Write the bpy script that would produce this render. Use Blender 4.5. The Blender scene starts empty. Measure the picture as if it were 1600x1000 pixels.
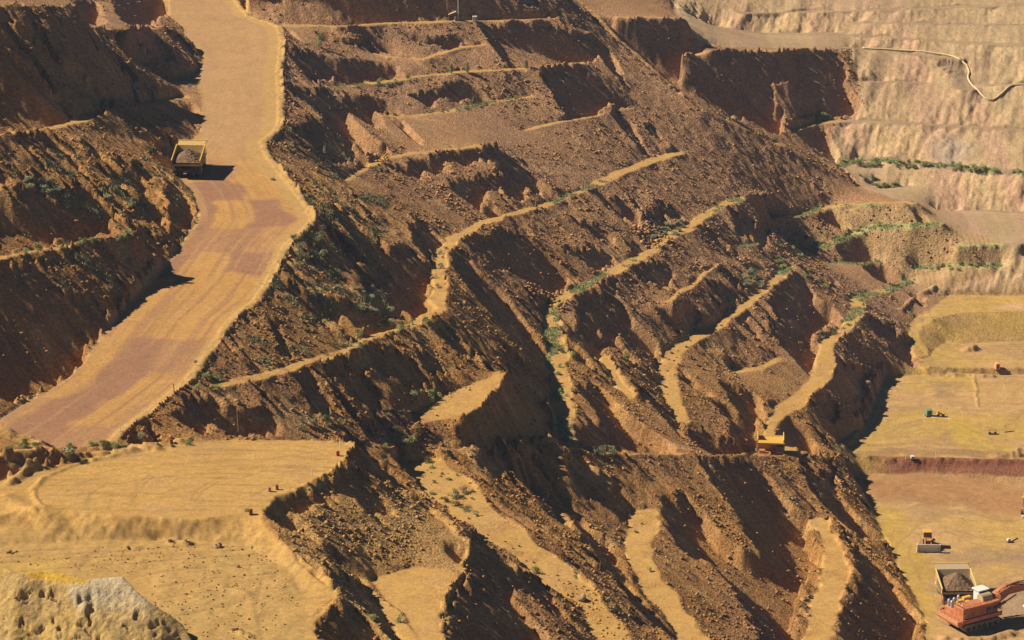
import bpy, bmesh, math, random, os
import numpy as np
from mathutils import Vector, Matrix

# ------------------------------------------------------------------ camera, sky, sun, exposure
CAM_H = 285.0; PITCH = 18.0; FPX = 4537.0          # metres above the pit floor, degrees down, focal length in 1600 px
SUN_AZ = 6.0; SUN_EL = 41.0                       # sun stands on the left, this many degrees behind the view's square
scene = bpy.context.scene
cam_d = bpy.data.cameras.new("camera"); cam = bpy.data.objects.new("camera", cam_d)
scene.collection.objects.link(cam); scene.camera = cam
cam.location = (0, 0, CAM_H); cam.rotation_euler = (math.radians(90 - PITCH), 0, 0)
cam_d.sensor_width = 36.0; cam_d.lens = 36.0 * FPX / 1600.0; cam_d.clip_start = 1.0; cam_d.clip_end = 6000.0
w = bpy.data.worlds.new("World"); scene.world = w; w.use_nodes = True
nt = w.node_tree; bg = nt.nodes["Background"]
sky = nt.nodes.new("ShaderNodeTexSky"); sky.sky_type = 'NISHITA'; sky.sun_disc = False
sky.sun_elevation = math.radians(SUN_EL)
_a, _e = math.radians(SUN_AZ), math.radians(SUN_EL)
LDIR = Vector((-math.cos(_a) * math.cos(_e), math.sin(_a) * math.cos(_e), math.sin(_e)))   # towards the sun
sky.sun_rotation = math.atan2(LDIR.x, LDIR.y)
sky.altitude = 1500; sky.air_density = 0.35; sky.dust_density = 0.1; sky.ozone_density = 1.0
nt.links.new(sky.outputs[0], bg.inputs[0]); bg.inputs[1].default_value = 0.05
sd = bpy.data.lights.new("sun", 'SUN'); so = bpy.data.objects.new("sun", sd); scene.collection.objects.link(so)
sd.energy = 5.0; sd.angle = math.radians(0.5); sd.color = (1.0, 0.91, 0.75)
so.location = (-300, 500, 400); so.rotation_euler = LDIR.to_track_quat('Z', 'Y').to_euler()
scene.view_settings.view_transform = 'Standard'; scene.view_settings.look = 'None'
scene.view_settings.exposure = 0.60; scene.view_settings.gamma = 1.0
scene.cycles.max_bounces = 5; scene.cycles.diffuse_bounces = 1; scene.cycles.volume_bounces = 0

# ------------------------------------------------------------------ terrain survey
STEP = float(os.environ.get("GRID_STEP", "0.42"))
X0, X1, Y0, Y1 = -215.0, 215.0, 400.0, 1096.0
_p = math.radians(PITCH); CP, SP = math.cos(_p), math.sin(_p)

ZK = 0.86                                          # survey heights to metres
def at(px, py, z0):
    """surveyed point: where the sight line through photo point (px,py) meets height z"""
    z = z0 * ZK
    dx = (px - 800.0) / FPX; dy = -(py - 500.0) / FPX
    wy = CP + dy * SP; wz = -SP + dy * CP
    t = (z - CAM_H) / wz
    return (dx * t, wy * t, z)

def to_px(x, y, z):
    d = y * CP - (z - CAM_H) * SP
    v = y * SP + (z - CAM_H) * CP
    return 800 + FPX * x / d, 500 - FPX * v / d

# benches: half width in metres, then (px, py, height) along the middle of the bench
BANDS = [
 (4.0, [(1462,488,11),(1440,498,10),(1430,512,8.8),(1430,532,7.2),(1440,553,5.5)]),
 (5.0, [(1480,105,64.5),(1500,120,62),(1510,138,59.5)]),
 (2.0, [(215,700,80.5),(300,700,79),(400,700,76),(500,700,72)]),
 # above and left of the haul road
 (2.5, [(-60,50,139),(0,46,136),(90,46,130),(200,46,122),(262,44,113.5)]),
 (1.5, [(-60,12,149),(0,10,146),(60,8,142),(110,10,138)]),
 (3.2, [(-60,216,130),(0,210,126.5),(60,203,121.5),(110,193,117),(170,178,112),(220,162,108),(285,152,104)]),
 (2.6, [(-60,412,111),(0,405,109.5),(40,396,108.5),(90,388,107),(130,376,106),(175,372,105.5),(205,367,105)]),
 (2.0, [(190,128,106),(240,122,105),(290,120,104.5)]),
 # benches running right from the haul road
 (2.5, [(440,40,106),(520,40,105),(620,36,103.5),(713,33,102),(800,31,100.5),(866,29,99)]),
 (2.0, [(385,-30,119),(560,-32,118),(700,-32,116),(860,-30,110)]),
 (1.8, [(570,80,96),(620,90,95),(660,93,94.5),(680,85,94.8),(720,74,95.5),(752,70,95)]),
 (2.3, [(497,138,93),(560,134,92),(640,122,91),(720,112,90),(800,109,89),(860,104,88),(910,99,87)]),
 (2.3, [(598,182,84),(640,182,83.5),(700,173,82.5),(760,162,82),(830,150,81)]),
 (1.6, [(820,203,75),(860,193,74.5),(900,187,74),(940,181,73)]),
 (1.2, [(962,172,72),(988,169,71.5)]),
 (2.0, [(540,280,86),(600,246,84),(640,240,83),(700,234,82),(768,225,81)]),
 (3.0, [(335,604,85),(400,590,83.5),(470,570,81.5),(540,548,79.5),(600,522,77),(650,505,75),(685,485,73.5),(688,455,72),(685,425,71),(690,390,70),(712,372,70),(760,348,69),(850,321,65.5),(910,298,63.5),(975,268,61.5),(1020,250,60),(1058,240,59)]),
 (0.8, [(492,345,94),(530,385,88),(570,425,82),(605,462,77.5)]),
 (3.0, [(650,650,63),(700,638,63),(750,610,63),(785,588,63)]),
 (3.2, [(884,702,43,4),(880,650,44,4.6),(874,600,45.5,5),(870,550,47,5),(863,510,48.5,4.2),(858,485,49.5,3.6),(885,462,50,3.2),(925,442,50),(970,420,50),(1010,398,49.5),(1035,378,49),(1070,355,48),(1110,332,47),(1150,312,46)]),
 (2.0, [(945,560,40),(962,590,39),(985,620,38)]),
 (1.8, [(1045,470,42),(1075,450,41.5),(1100,430,41),(1116,418,40.5)]),
 (1.8, [(1150,385,38),(1180,380,37)]),
 (3.0, [(1068,665,27,3),(1055,635,28,3.6),(1045,600,29,4.2),(1042,575,30,4.6),(1060,545,31,4.2),(1090,525,31.5,3.4),(1130,505,32),(1160,480,32),(1190,455,31),(1205,440,30.5),(1235,420,29)]),
 (2.2, [(1150,582,22),(1190,577,22),(1218,562,21.5)]),
 (3.0, [(1197,698,15.5,3.4),(1205,665,16.5,3.8),(1235,635,17,3.4),(1275,600,17.5,4),(1290,575,18,4),(1290,540,18.5,3.6),(1320,515,18.5),(1342,490,18),(1338,465,17.5),(1370,457,16),(1400,450,15),(1420,440,14)]),
 (1.6, [(1300,410,20),(1345,414,19),(1370,408,18.5)]),
 (1.5, [(1150,310,45),(1200,302,42)]),
 # spur shoulder
 (2.0, [(905,0,97),(960,55,88),(1010,100,80),(1055,140,73),(1100,172,67),(1150,195,61),(1200,220,54),(1250,243,48),(1300,268,40.5),(1335,292,35)]),
 (2.5, [(1200,345,32),(1250,335,32),(1300,322,32.5),(1360,319,34.5),(1428,317,35.5)]),
 (3.0, [(1190,392,24),(1240,388,23.5),(1290,385,24),(1330,366,26),(1370,354,28.5),(1420,352,30),(1470,350,31)]),
 (2.0, [(1500,384,26),(1570,381,26.5),(1660,385,26)]),
 (2.0, [(1432,420,16.5),(1500,417,19),(1560,416,19.5)]),
 (2.0, [(1060,27,91),(1010,27,92),(965,27,93)]),
 (2.0, [(1078,86,77,0.8),(1105,81,79,1.5),(1200,79,76),(1300,75,71.5),(1345,76,69.5),(1420,84,68),(1500,92,67.5)]),
 (3.0, [(1235,204,50),(1270,192,50),(1330,189,50),(1400,191,50),(1500,197,49),(1600,203,48),(1700,210,47)]),
 (2.5, [(1308,262,38.5),(1345,249,39),(1420,253,39),(1500,260,38.5),(1600,269,38),(1700,276,37)]),
 (1.5, [(1340,127,61),(1400,128,60.5),(1450,130,60)]),
 (1.5, [(1470,330,26.5),(1540,328,27),(1600,334,26),(1700,338,25)]),
 (2.0, [(1600,400,22.5),(1640,401,22.5),(1700,402,22.5)]),
 (1.5, [(1330,35,76.5),(1400,36,76.5),(1480,38,76),(1600,38,76),(1700,40,76)]),
 (1.5, [(1370,294,33),(1420,291,33)]),
 (2.0, [(1540,133,60),(1600,132,60),(1700,134,60)]),
 (2.5, [(1090,38,77),(1200,54,73),(1300,52,73.5),(1400,60,72.5),(1500,66,71.5),(1600,70,71),(1700,72,71)]),
 (2.5, [(1160,20,80),(1260,19,79.5),(1400,15,80),(1500,11,80.5),(1600,6,81.5),(1700,4,82)]),
 # crest of the lower haul road, falling to the right
 (0.8, [(560,696,66),(600,700,64),(700,703,58),(800,705,51),(880,707,44.5),(1000,709,38),(1080,710,33),(1160,711,25.5),(1208,713,20.5),(1260,713,15),(1290,714,10),(1320,715,5.5)]),
 # strips below it
 (9, [(655,728,56.5,9),(690,750,56,9.5),(722,780,55.5,9),(755,818,55,8),(800,852,54,7),(860,893,53,6.2),(915,938,52,5.6),(950,985,51,5.2),(975,1030,50.5,5)]),
 (2.0, [(830,787,38),(860,800,37.5),(890,830,37)]),
 (4.8, [(1005,803,30),(1000,850,30),(1010,900,29.5),(1042,945,28.5),(1078,1000,28),(1100,1040,27)]),
 (4.6, [(1278,815,12),(1298,850,12),(1312,895,12),(1286,945,12),(1272,1000,12),(1268,1040,12)]),
 # crest of the foreground plateau and the spur under it
 (0.6, [(556,692,88),(530,728,88),(490,752,88),(430,776,88),(412,800,88),(440,845,87),(478,870,86),(520,905,85),(528,935,84.5),(492,968,84),(495,1040,84)]),
 (0.8, [(556,692,88),(600,735,80),(650,785,77),(700,822,75),(735,850,73.5),(718,880,73),(728,905,72.5),(697,962,72),(705,1040,72)]),
 (2.0, [(560,905,74),(610,960,73.5),(660,1020,73)]),
 (3.0, [(-60,650,93),(0,670,91.5),(45,693,89)]),
 (1.0, [(-60,712,92),(0,712,92),(60,701,91.5),(95,703,90.5)]),
 (0.8, [(-60,752,88.5),(0,750,88.3),(60,735,88.2),(105,722,88.1)]),
]
def region(pts, z):                       # flat ground: outline in photo points, all at height z
    return [at(a, b, z)[:2] for a, b in pts], z * ZK
FLATS = [
 region([(1172,706),(1190,699),(1245,697),(1252,719),(1172,719)], 14.9),

 region([(575,905),(640,885),(700,890),(728,905),(697,962),(705,1040),(670,1040),(620,960)], 73),
 region([(690,655),(640,668),(640,645),(700,612),(780,585),(785,600),(760,630),(720,655)], 63),
 # foreground plateau and the lower apron in front of it
 region([(60,745),(120,722),(200,704),(290,688),(400,686),(530,690),(525,720),(480,750),(410,778),(395,800),(300,812),(170,806),(70,795)], 88),
 region([(-120,860),(100,845),(250,842),(380,850),(440,880),(480,920),(480,960),(470,1050),(-120,1050)], 84),
 # pit floors
 region([(1322,742),(1440,738),(1700,770),(1700,1060),(1440,1060),(1446,970),(1400,880),(1362,800)], 0),
 region([(1296,700),(1345,668),(1358,640),(1380,586),(1700,584),(1700,722),(1500,722),(1340,713)], 3),
 region([(1482,461),(1700,461),(1700,488),(1590,486),(1500,488),(1475,495),(1455,500),(1448,488)], 11),
 region([(1478,534),(1500,537),(1560,534),(1700,534),(1700,575),(1450,575),(1442,562)], 5),
]
HOLE = region([(1470,516),(1500,500),(1590,500),(1700,505),(1700,530),(1590,532),(1500,531)], -1.0)
# haul road rows: photo row, left edge, right edge (with shoulder), height
ROAD = [(-60,235,365,109.5),(0,262,372,108),(25,262,392,107.2),(42,284,440,106.5),(65,290,445,106),(92,314,443,105.3),(112,301,440,104.7),
 (122,301,440,104.5),(150,315,443,103.5),(190,313,443,102.3),(205,312,436,101.8),(222,298,415,101),(240,262,420,100.3),
 (262,264,437,99.7),(300,300,468,98.2),(325,308,487,97.2),(345,308,494,96.5),(362,294,478,96),(385,277,452,95),(410,258,440,94),
 (440,234,425,92.8),(470,205,405,91.7),(500,178,365,90.5),(535,150,343,89.2),(575,120,315,87.7),(595,95,297,87),
 (620,52,268,86),(648,8,232,85),(668,-25,202,84.2),(690,-60,180,83),(715,-90,170,82)]

def vnoise(x, y, seed=0):
    xi = np.floor(x).astype(np.int64); yi = np.floor(y).astype(np.int64)
    fx = x - xi; fy = y - yi
    fx = fx * fx * fx * (fx * (fx * 6 - 15) + 10); fy = fy * fy * fy * (fy * (fy * 6 - 15) + 10)
    def h(a, b):
        n = (a * 374761393 + b * 668265263 + seed * 1442695041) & 0xffffffff
        n = ((n ^ (n >> 13)) * 1274126177) & 0xffffffff
        n = (n ^ (n >> 16)) & 0xffff
        return n.astype(np.float32) / 32767.5 - 1.0
    a = h(xi, yi); b = h(xi + 1, yi); c = h(xi, yi + 1); d = h(xi + 1, yi + 1)
    return (a + (b - a) * fx) * (1 - fy) + (c + (d - c) * fx) * fy
def fbm(x, y, oct=4, seed=0, gain=0.5):
    s = 0; a = 1.0; t = 0
    for k in range(oct):
        s = s + a * vnoise(x * 2 ** k + 17.3 * k, y * 2 ** k - 9.1 * k, seed + k); t += a; a *= gain
    return s / t
def inside(poly, X, Y):
    r = np.zeros(X.shape, bool); n = len(poly)
    ax = [p[0] for p in poly]; ay = [p[1] for p in poly]
    bb = (X >= min(ax)) & (X <= max(ax)) & (Y >= min(ay)) & (Y <= max(ay))
    xs = X[bb]; ys = Y[bb]; q = np.zeros(xs.shape, bool)
    for i in range(n):
        x1, y1 = poly[i]; x2, y2 = poly[(i + 1) % n]
        if y1 == y2: continue
        c = ((y1 > ys) != (y2 > ys)) & (xs < (x2 - x1) * (ys - y1) / (y2 - y1) + x1)
        q ^= c
    r[bb] = q
    return r
road_w = []
for (py, xl, xr, z) in ROAD:
    a = at(xl, py, z); b = at(xr, py, z); road_w.append((a[1], a[0], b[0], a[2]))
road_w.sort(); RW = np.array(road_w)
def road_at(Y):
    return np.interp(Y, RW[:, 0], RW[:, 1]), np.interp(Y, RW[:, 0], RW[:, 2]), np.interp(Y, RW[:, 0], RW[:, 3])

def constraints(X, Y, step):
    Z = np.zeros(X.shape, np.float64); M = np.zeros(X.shape, bool)
    def put(mask, z): Z[mask] = z if np.isscalar(z) else z[mask]; M[mask] = True
    for poly, z in FLATS: put(inside(poly, X, Y), z)
    fine = step < 2
    WX, WY = (X + 1.0 * fbm(X / 9, Y / 9, 3, 901) + 0.5 * fbm(X / 2.2, Y / 2.2, 2, 903), Y + 1.6 * fbm(X / 9, Y / 9, 3, 902) + 0.6 * fbm(X / 2.2, Y / 2.2, 2, 904)) if fine else (X, Y)
    WW = 0.85 + 0.45 * fbm(X / 11, Y / 11, 2, 905) if fine else 1.0
    for hw, pts in BANDS:
        near_ = np.full(X.shape, 1e9, np.float32)
        P = [at(*p[:3]) for p in pts]; WD = [(p[3] if len(p) > 3 else hw) for p in pts]
        for (x1, y1, z1), (x2, y2, z2), w1, w2 in zip(P[:-1], P[1:], WD[:-1], WD[1:]):
            hw2 = max(w1, w2, step * 0.75) * 1.3
            i0 = max(0, int((min(x1, x2) - hw2 - X0) / step) - 1); i1 = int((max(x1, x2) + hw2 - X0) / step) + 2
            j0 = max(0, int((min(y1, y2) - hw2 - Y0) / step) - 1); j1 = int((max(y1, y2) + hw2 - Y0) / step) + 2
            if i1 <= 0 or j1 <= 0: continue
            xs = WX[j0:j1, i0:i1]; ys = WY[j0:j1, i0:i1]
            if xs.size == 0: continue
            ww = 0.78 * WW[j0:j1, i0:i1] if fine else 1.0
            dx, dy = x2 - x1, y2 - y1; t = np.clip(((xs - x1) * dx + (ys - y1) * dy) / (dx * dx + dy * dy + 1e-9), 0, 1)
            d = np.hypot(xs - x1 - t * dx, ys - y1 - t * dy); nb = near_[j0:j1, i0:i1]; m = (d < np.maximum((w1 + (w2 - w1) * t) * ww, step * 0.75)) & (d < nb); nb[m] = d[m]
            Z[j0:j1, i0:i1][m] = (z1 + t * (z2 - z1))[m]; M[j0:j1, i0:i1][m] = True
    xl, xr, zr = road_at(Y)
    m = (X > xl) & (X < xr) & (Y > RW[0, 0]) & (Y < RW[-1, 0]); put(m, zr)
    # rim of the surveyed ground
    e = step * 1.01
    far = Y > Y1 - e; zf = np.interp(X, [-215, -120, -40, 20, 80, 215], [160, 134, 120, 114, 106, 106]); put(far, zf * ZK)
    left = X < X0 + e; zl = np.interp(Y, [400, 520, 560, 620, 700, 800, 900, 1035], [88, 88, 112, 131, 146, 157, 160, 162]); put(left, zl * ZK)
    right = X > X1 - e; zr2 = np.interp(Y, [400, 860, 930, 1035], [0, 5, 50, 88]); put(right, zr2 * ZK)
    near = Y < Y0 + e; zn = np.interp(X, [-215, -45, -10, 30, 55, 70, 215], [84, 84, 72, 46, 12, 0, 0]); put(near, zn * ZK)
    return Z, M

def solve():
    prev = None
    steps = [STEP * 2 ** k for k in (5, 4, 3, 2, 1, 0)]
    for s in steps:
        nx = int(round((X1 - X0) / s)) + 1; ny = int(round((Y1 - Y0) / s)) + 1
        xs = X0 + np.arange(nx) * s; ys = Y0 + np.arange(ny) * s
        X, Y = np.meshgrid(xs, ys)
        Z, M = constraints(X, Y, s)
        if prev is None: H = np.full(X.shape, 50.0)
        else:
            pxs, pys, pH = prev
            fi = np.clip((xs - pxs[0]) / (pxs[1] - pxs[0]), 0, len(pxs) - 1.001); fj = np.clip((ys - pys[0]) / (pys[1] - pys[0]), 0, len(pys) - 1.001)
            i = fi.astype(int); j = fj.astype(int); a = (fi - i)[None, :]; b = (fj - j)[:, None]
            q = lambda jj, ii: pH[np.ix_(jj, ii)]
            H = q(j, i) * (1 - a) * (1 - b) + q(j, i + 1) * a * (1 - b) + q(j + 1, i) * (1 - a) * b + q(j + 1, i + 1) * a * b
        H[M] = Z[M]; it = {0: 500, 1: 200, 2: 120, 3: 70, 4: 40, 5: 24}[steps.index(s)]
        F = ~M[1:-1, 1:-1]
        for k in range(it):
            G = 0.25 * (H[:-2, 1:-1] + H[2:, 1:-1] + H[1:-1, :-2] + H[1:-1, 2:])
            c = H[1:-1, 1:-1]; c[F] = G[F]
        prev = (xs, ys, H)
    return X, Y, H, M
# ------------------------------------------------------------------ shaded parts, dug into the faces so that shade falls there (outlines in photo points)
SHADE_OUTLINES = [
 [(0,80),(15,95),(50,120),(75,145),(95,160),(110,182),(105,195),(60,203),(30,206),(-80,212),(-80,60)],
 [(20,52),(45,66),(75,92),(115,120),(150,145),(175,160),(185,170),(160,178),(140,172),(110,145),(80,118),(50,85)],
 [(45,48),(65,52),(80,70),(72,82),(55,75)], [(110,0),(150,0),(160,25),(150,42),(135,42),(130,25)],
 [(165,-40),(262,-40),(262,22),(245,26),(245,38),(205,40),(190,35),(180,15)],
 [(162,48),(182,50),(200,62),(215,80),(240,100),(248,115),(235,117),(210,100),(195,85),(170,70)],
 [(222,50),(240,58),(255,75),(268,90),(272,103),(255,105),(240,95),(222,80),(208,62)],
 [(255,48),(275,55),(290,70),(310,90),(295,93),(280,75)], [(27,0),(40,10),(55,30),(62,42),(50,38),(35,20)], [(0,20),(12,25),(24,42),(12,38),(0,28)],
 [(25,215),(60,212),(85,220),(100,235),(115,250),(90,245),(60,235),(35,225)], [(275,160),(295,155),(310,170),(312,200),(302,200),(290,185),(270,172)],
 [(240,245),(246,238),(262,240),(265,248),(250,252)], [(135,225),(158,240),(162,252),(140,248)],
 [(145,258),(170,265),(195,280),(203,295),(180,290),(160,275)],
 [(262,285),(285,300),(300,318),(310,338),(306,352),(285,350),(275,335),(262,310)], [(205,257),(225,265),(245,285),(235,285),(215,270)],
 [(0,265),(18,285),(10,292),(-60,290),(-60,240)],
 [(-60,290),(0,312),(15,318),(40,300),(60,303),(80,308),(120,308),(140,318),(160,335),(175,350),(180,362),(150,367),(125,370),(118,380),(90,382),(60,385),(20,390),(-60,402)],
 [(60,405),(80,398),(125,392),(132,405),(120,418),(80,420),(62,415)],
 [(-60,425),(0,430),(50,428),(62,440),(78,445),(90,462),(110,462),(140,468),(155,478),(165,492),(178,498),(150,535),(118,580),(85,605),(55,618),(20,622),(-60,640)],
 [(150,380),(190,385),(215,395),(235,410),(245,425),(225,435),(200,425),(180,410),(160,395)],
 [(270,330),(300,335),(308,345),(300,352),(280,370),(260,390),(245,410),(240,400),(252,380),(270,355)],
 [(180,470),(205,465),(200,478),(185,495),(175,490)], [(235,412),(228,430),(205,452),(215,425)],
 [(370,-20),(690,-20),(700,20),(706,30),(660,32),(610,35),(560,38),(520,38),(480,37),(440,36),(400,28),(380,15)],
 [(442,43),(455,48),(472,64),(455,55)], [(488,45),(505,50),(525,60),(560,70),(590,78),(620,88),(610,92),(585,85),(560,75),(530,65),(500,60)],
 [(530,45),(570,48),(590,60),(612,70),(625,80),(645,88),(630,90),(600,80),(570,65)],
 [(445,75),(470,80),(500,85),(530,95),(560,95),(600,98),(620,103),(628,115),(620,122),(580,130),(550,130),(520,125),(505,133),(490,135),(480,125),(465,110),(450,90)],
 [(620,45),(645,50),(665,60),(690,60),(705,55),(725,60),(731,72),(715,68),(700,75),(680,70),(660,65),(640,60)],
 [(745,38),(790,38),(860,40),(890,55),(905,75),(918,92),(905,97),(870,100),(845,105),(820,108),(800,110),(790,100),(775,80),(760,60)],
 [(825,5),(850,15),(870,35),(895,55),(930,60),(955,80),(965,100),(980,130),(988,140),(975,135),(955,115),(935,90),(920,95),(905,85),(880,55),(865,35)],
 [(780,-20),(830,-20),(840,10),(815,12)],
 [(845,112),(880,108),(905,105),(915,120),(930,130),(945,140),(960,155),(985,165),(965,170),(955,160),(940,172),(930,180),(900,187),(885,187),(870,165),(860,145),(845,125)],
 [(455,142),(500,145),(560,145),(600,155),(623,175),(600,180),(590,185),(600,195),(570,190),(555,180),(545,180),(560,195),(580,215),(600,232),(618,235),(598,245),(560,235),(530,210),(510,190),(490,175),(470,165),(455,150)],
 [(645,150),(680,140),(700,130),(730,130),(755,145),(765,158),(740,160),(715,155),(705,160),(695,150),(680,155),(672,172),(660,165),(645,158)],
 [(485,195),(520,190),(540,210),(555,235),(570,248),(575,258),(530,258),(500,245),(480,225),(465,215),(455,205)],
 [(600,182),(625,185),(640,200),(655,215),(650,220),(635,210),(620,195)],
 [(905,20),(930,25),(960,30),(1000,30),(1050,28),(1065,45),(1085,60),(1110,68),(1120,75),(1105,80),(1085,85),(1060,87),(1075,90),(1200,82),(1240,80),(1300,78),(1310,88),(1325,105),(1320,125),(1335,150),(1345,165),(1330,175),(1310,180),(1250,192),(1245,190),(1238,165),(1235,135),(1210,135),(1212,165),(1225,175),(1220,205),(1200,205),(1180,195),(1160,185),(1120,185),(1090,170),(1060,145),(1035,125),(1010,105),(985,85),(960,65),(930,45)],
 [(1230,205),(1260,195),(1290,197),(1298,215),(1310,240),(1300,250),(1285,240),(1260,228),(1240,215)],
 [(1005,197),(1020,197),(1035,213),(1030,220),(1015,212)], [(1048,225),(1065,233),(1050,238)],
 [(960,170),(985,190),(1000,215),(1015,240),(1005,240),(985,220),(970,200),(955,185)],
 [(600,268),(640,248),(700,240),(765,228),(800,245),(830,272),(863,308),(845,306),(820,300),(800,318),(785,300),(770,295),(755,300),(748,325),(720,310),(700,295),(700,280),(740,280),(785,272),(770,258),(700,258),(680,272),(665,265),(655,282),(630,275)],
 [(515,325),(540,335),(560,355),(590,375),(610,395),(640,390),(660,410),(680,425),(678,440),(675,455),(690,470),(680,480),(690,490),(650,500),(620,480),(600,470),(590,450),(580,425),(565,395),(545,375),(525,350)],
 [(640,335),(665,345),(680,365),(695,380),(682,390),(677,420),(655,395),(640,365)], [(555,425),(590,450),(640,500),(600,500),(570,470)],
 [(495,465),(540,470),(580,490),(620,510),(628,528),(585,530),(560,520),(540,500),(510,490)], [(430,435),(455,440),(480,465),(500,480),(515,500),(490,495),(460,470)],
 [(548,300),(570,320),(585,338),(575,340),(560,325)], [(420,500),(440,505),(452,550),(440,560),(425,530)],
 [(780,358),(810,368),(850,395),(880,420),(902,440),(870,462),(855,458),(835,450),(815,440),(800,430),(775,425),(755,408),(735,395),(715,380),(735,370),(760,380)],
 [(705,390),(730,400),(745,425),(775,450),(815,495),(835,525),(860,565),(873,600),(862,615),(840,595),(815,560),(785,520),(745,470),(712,430)],
 [(780,540),(820,575),(850,600),(878,628),(865,640),(850,640),(862,660),(862,692),(850,692),(830,680),(820,670),(790,640),(775,610),(800,600)],
 [(775,625),(800,640),(830,670),(860,695),(800,700),(740,700),(715,690),(735,665),(755,645)],
 [(448,578),(470,575),(500,600),(528,650),(500,655),(490,640),(470,610)], [(500,570),(530,565),(560,600),(600,640),(590,645),(560,640),(530,600),(510,590)],
 [(545,560),(580,550),(640,560),(665,590),(682,610),(655,612),(620,600),(585,585),(560,590),(590,620),(600,636),(575,625),(550,590)],
 [(655,555),(680,560),(705,592),(690,594),(670,590),(655,570)], [(670,510),(700,515),(720,540),(740,560),(755,560),(730,570),(700,545),(680,525)],
 [(420,640),(440,655),(435,678),(380,678),(345,675),(355,640)], [(265,650),(290,625),(315,618),(340,625),(355,640),(365,670),(330,665),(300,670),(270,655)],
 [(885,400),(920,385),(945,390),(968,415),(950,420),(925,425),(905,412)], [(970,372),(985,375),(1008,390),(1000,402),(985,395)],
 [(925,300),(950,310),(975,325),(1000,340),(1020,330),(1045,320),(1060,330),(1072,343),(1060,350),(1040,340),(1050,355),(1035,360),(1010,350),(985,345),(960,330),(935,315)],
 [(890,340),(930,350),(955,370),(945,375),(920,365),(895,350)], [(985,420),(1020,410),(1045,418),(1063,440),(1045,437),(1055,450),(1030,447),(1000,440)],
 [(910,460),(940,450),(970,440),(975,455),(965,460),(985,490),(1000,510),(1020,530),(1030,540),(1020,558),(1000,545),(985,535),(960,535),(940,520),(945,560),(930,555),(915,540),(905,520),(895,500),(905,480)],
 [(1075,350),(1090,345),(1110,360),(1140,385),(1165,405),(1150,400),(1120,385),(1100,370)], [(1140,335),(1160,330),(1180,350),(1178,370),(1165,375),(1150,365)],
 [(1110,450),(1125,445),(1150,460),(1158,472),(1145,480),(1130,478),(1115,465)], [(1030,490),(1060,485),(1090,490),(1100,505),(1105,512),(1080,522),(1055,522),(1040,510)],
 [(1060,575),(1075,585),(1090,600),(1110,615),(1095,612),(1075,600),(1055,590)],
 [(905,595),(920,590),(945,610),(975,640),(1000,660),(1030,680),(1055,700),(1050,708),(1000,708),(960,706),(920,700),(895,690),(895,660),(920,655),(940,665),(930,640),(910,620)],
 [(985,600),(1005,610),(1050,650),(1080,680),(1060,680),(1030,650),(1000,625)],
 [(1130,600),(1150,600),(1175,610),(1190,630),(1195,650),(1185,670),(1185,700),(1180,710),(1110,708),(1080,690),(1070,670),(1090,665),(1120,680),(1145,690),(1150,670),(1145,650),(1150,640),(1135,620)],
 [(1220,435),(1250,430),(1265,450),(1280,470),(1300,480),(1320,505),(1310,512),(1290,500),(1270,520),(1285,550),(1280,560),(1268,585),(1255,578),(1240,560),(1215,540),(1205,510),(1205,480),(1210,450)],
 [(1312,525),(1325,522),(1340,540),(1360,560),(1385,580),(1355,582),(1335,560),(1320,545)], [(1300,560),(1330,575),(1360,585),(1350,620),(1338,645),(1350,660),(1330,655),(1310,630),(1290,610),(1295,590)],
 [(1350,500),(1390,505),(1400,525),(1420,530),(1435,555),(1430,565),(1440,575),(1400,570),(1395,550),(1370,530),(1355,515)],
 [(1225,640),(1240,655),(1265,680),(1278,700),(1275,713),(1235,710),(1215,690),(1212,665)], [(1265,620),(1290,615),(1310,640),(1305,650),(1295,665),(1280,650)],
 [(1300,325),(1315,335),(1328,355),(1315,360),(1295,350),(1270,345),(1290,335)], [(1310,375),(1345,358),(1365,380),(1372,400),(1345,412),(1320,412),(1310,395)],
 [(1350,420),(1375,405),(1390,418),(1410,440),(1395,445),(1375,440)], [(1415,317),(1430,318),(1450,345),(1435,347),(1425,330)], [(1305,262),(1318,262),(1345,292),(1335,290),(1320,278)],
 [(1170,365),(1195,350),(1203,370),(1200,395),(1185,385)], [(1410,450),(1440,460),(1450,475),(1430,470)],
 [(560,695),(590,718),(640,755),(712,813),(690,803),(650,780),(600,758),(575,755),(600,780),(615,798),(590,800),(560,785),(540,775),(515,770),(500,765),(480,765),(520,745),(545,720)],
 [(415,790),(430,775),(470,765),(515,765),(520,780),(480,790),(465,795),(440,790)], [(415,785),(440,790),(460,800),(485,830),(500,850),(520,860),(540,880),(570,915),(560,915),(530,890),(500,865),(480,850),(450,835),(420,810)],
 [(455,858),(470,865),(500,890),(530,905),(560,920),(600,950),(640,985),(660,1020),(620,1020),(580,970),(540,935),(500,905),(470,880)], [(530,945),(560,960),(600,1000),(610,1020),(520,1020),(490,985),(485,975),(510,960)],
 [(690,840),(710,850),(735,860),(735,825),(750,835),(770,860),(800,890),(840,915),(862,925),(870,940),(895,980),(870,975),(845,950),(820,935),(800,925),(815,945),(850,990),(865,1030),(700,1030),(692,965),(710,940),(728,905),(715,880),(695,860)],
 [(745,715),(790,715),(800,730),(795,745),(780,755),(765,745),(750,735)],
 [(835,722),(855,755),(900,800),(930,830),(950,840),(970,860),(975,880),(985,915),(1010,950),(1060,1000),(1070,1020),(1060,1020),(1000,960),(970,930),(940,890),(925,860),(900,820),(870,780),(850,760),(835,740)],
 [(885,730),(900,720),(930,740),(960,750),(985,780),(998,800),(990,810),(975,820),(950,800),(930,790),(905,775),(890,750)],
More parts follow.
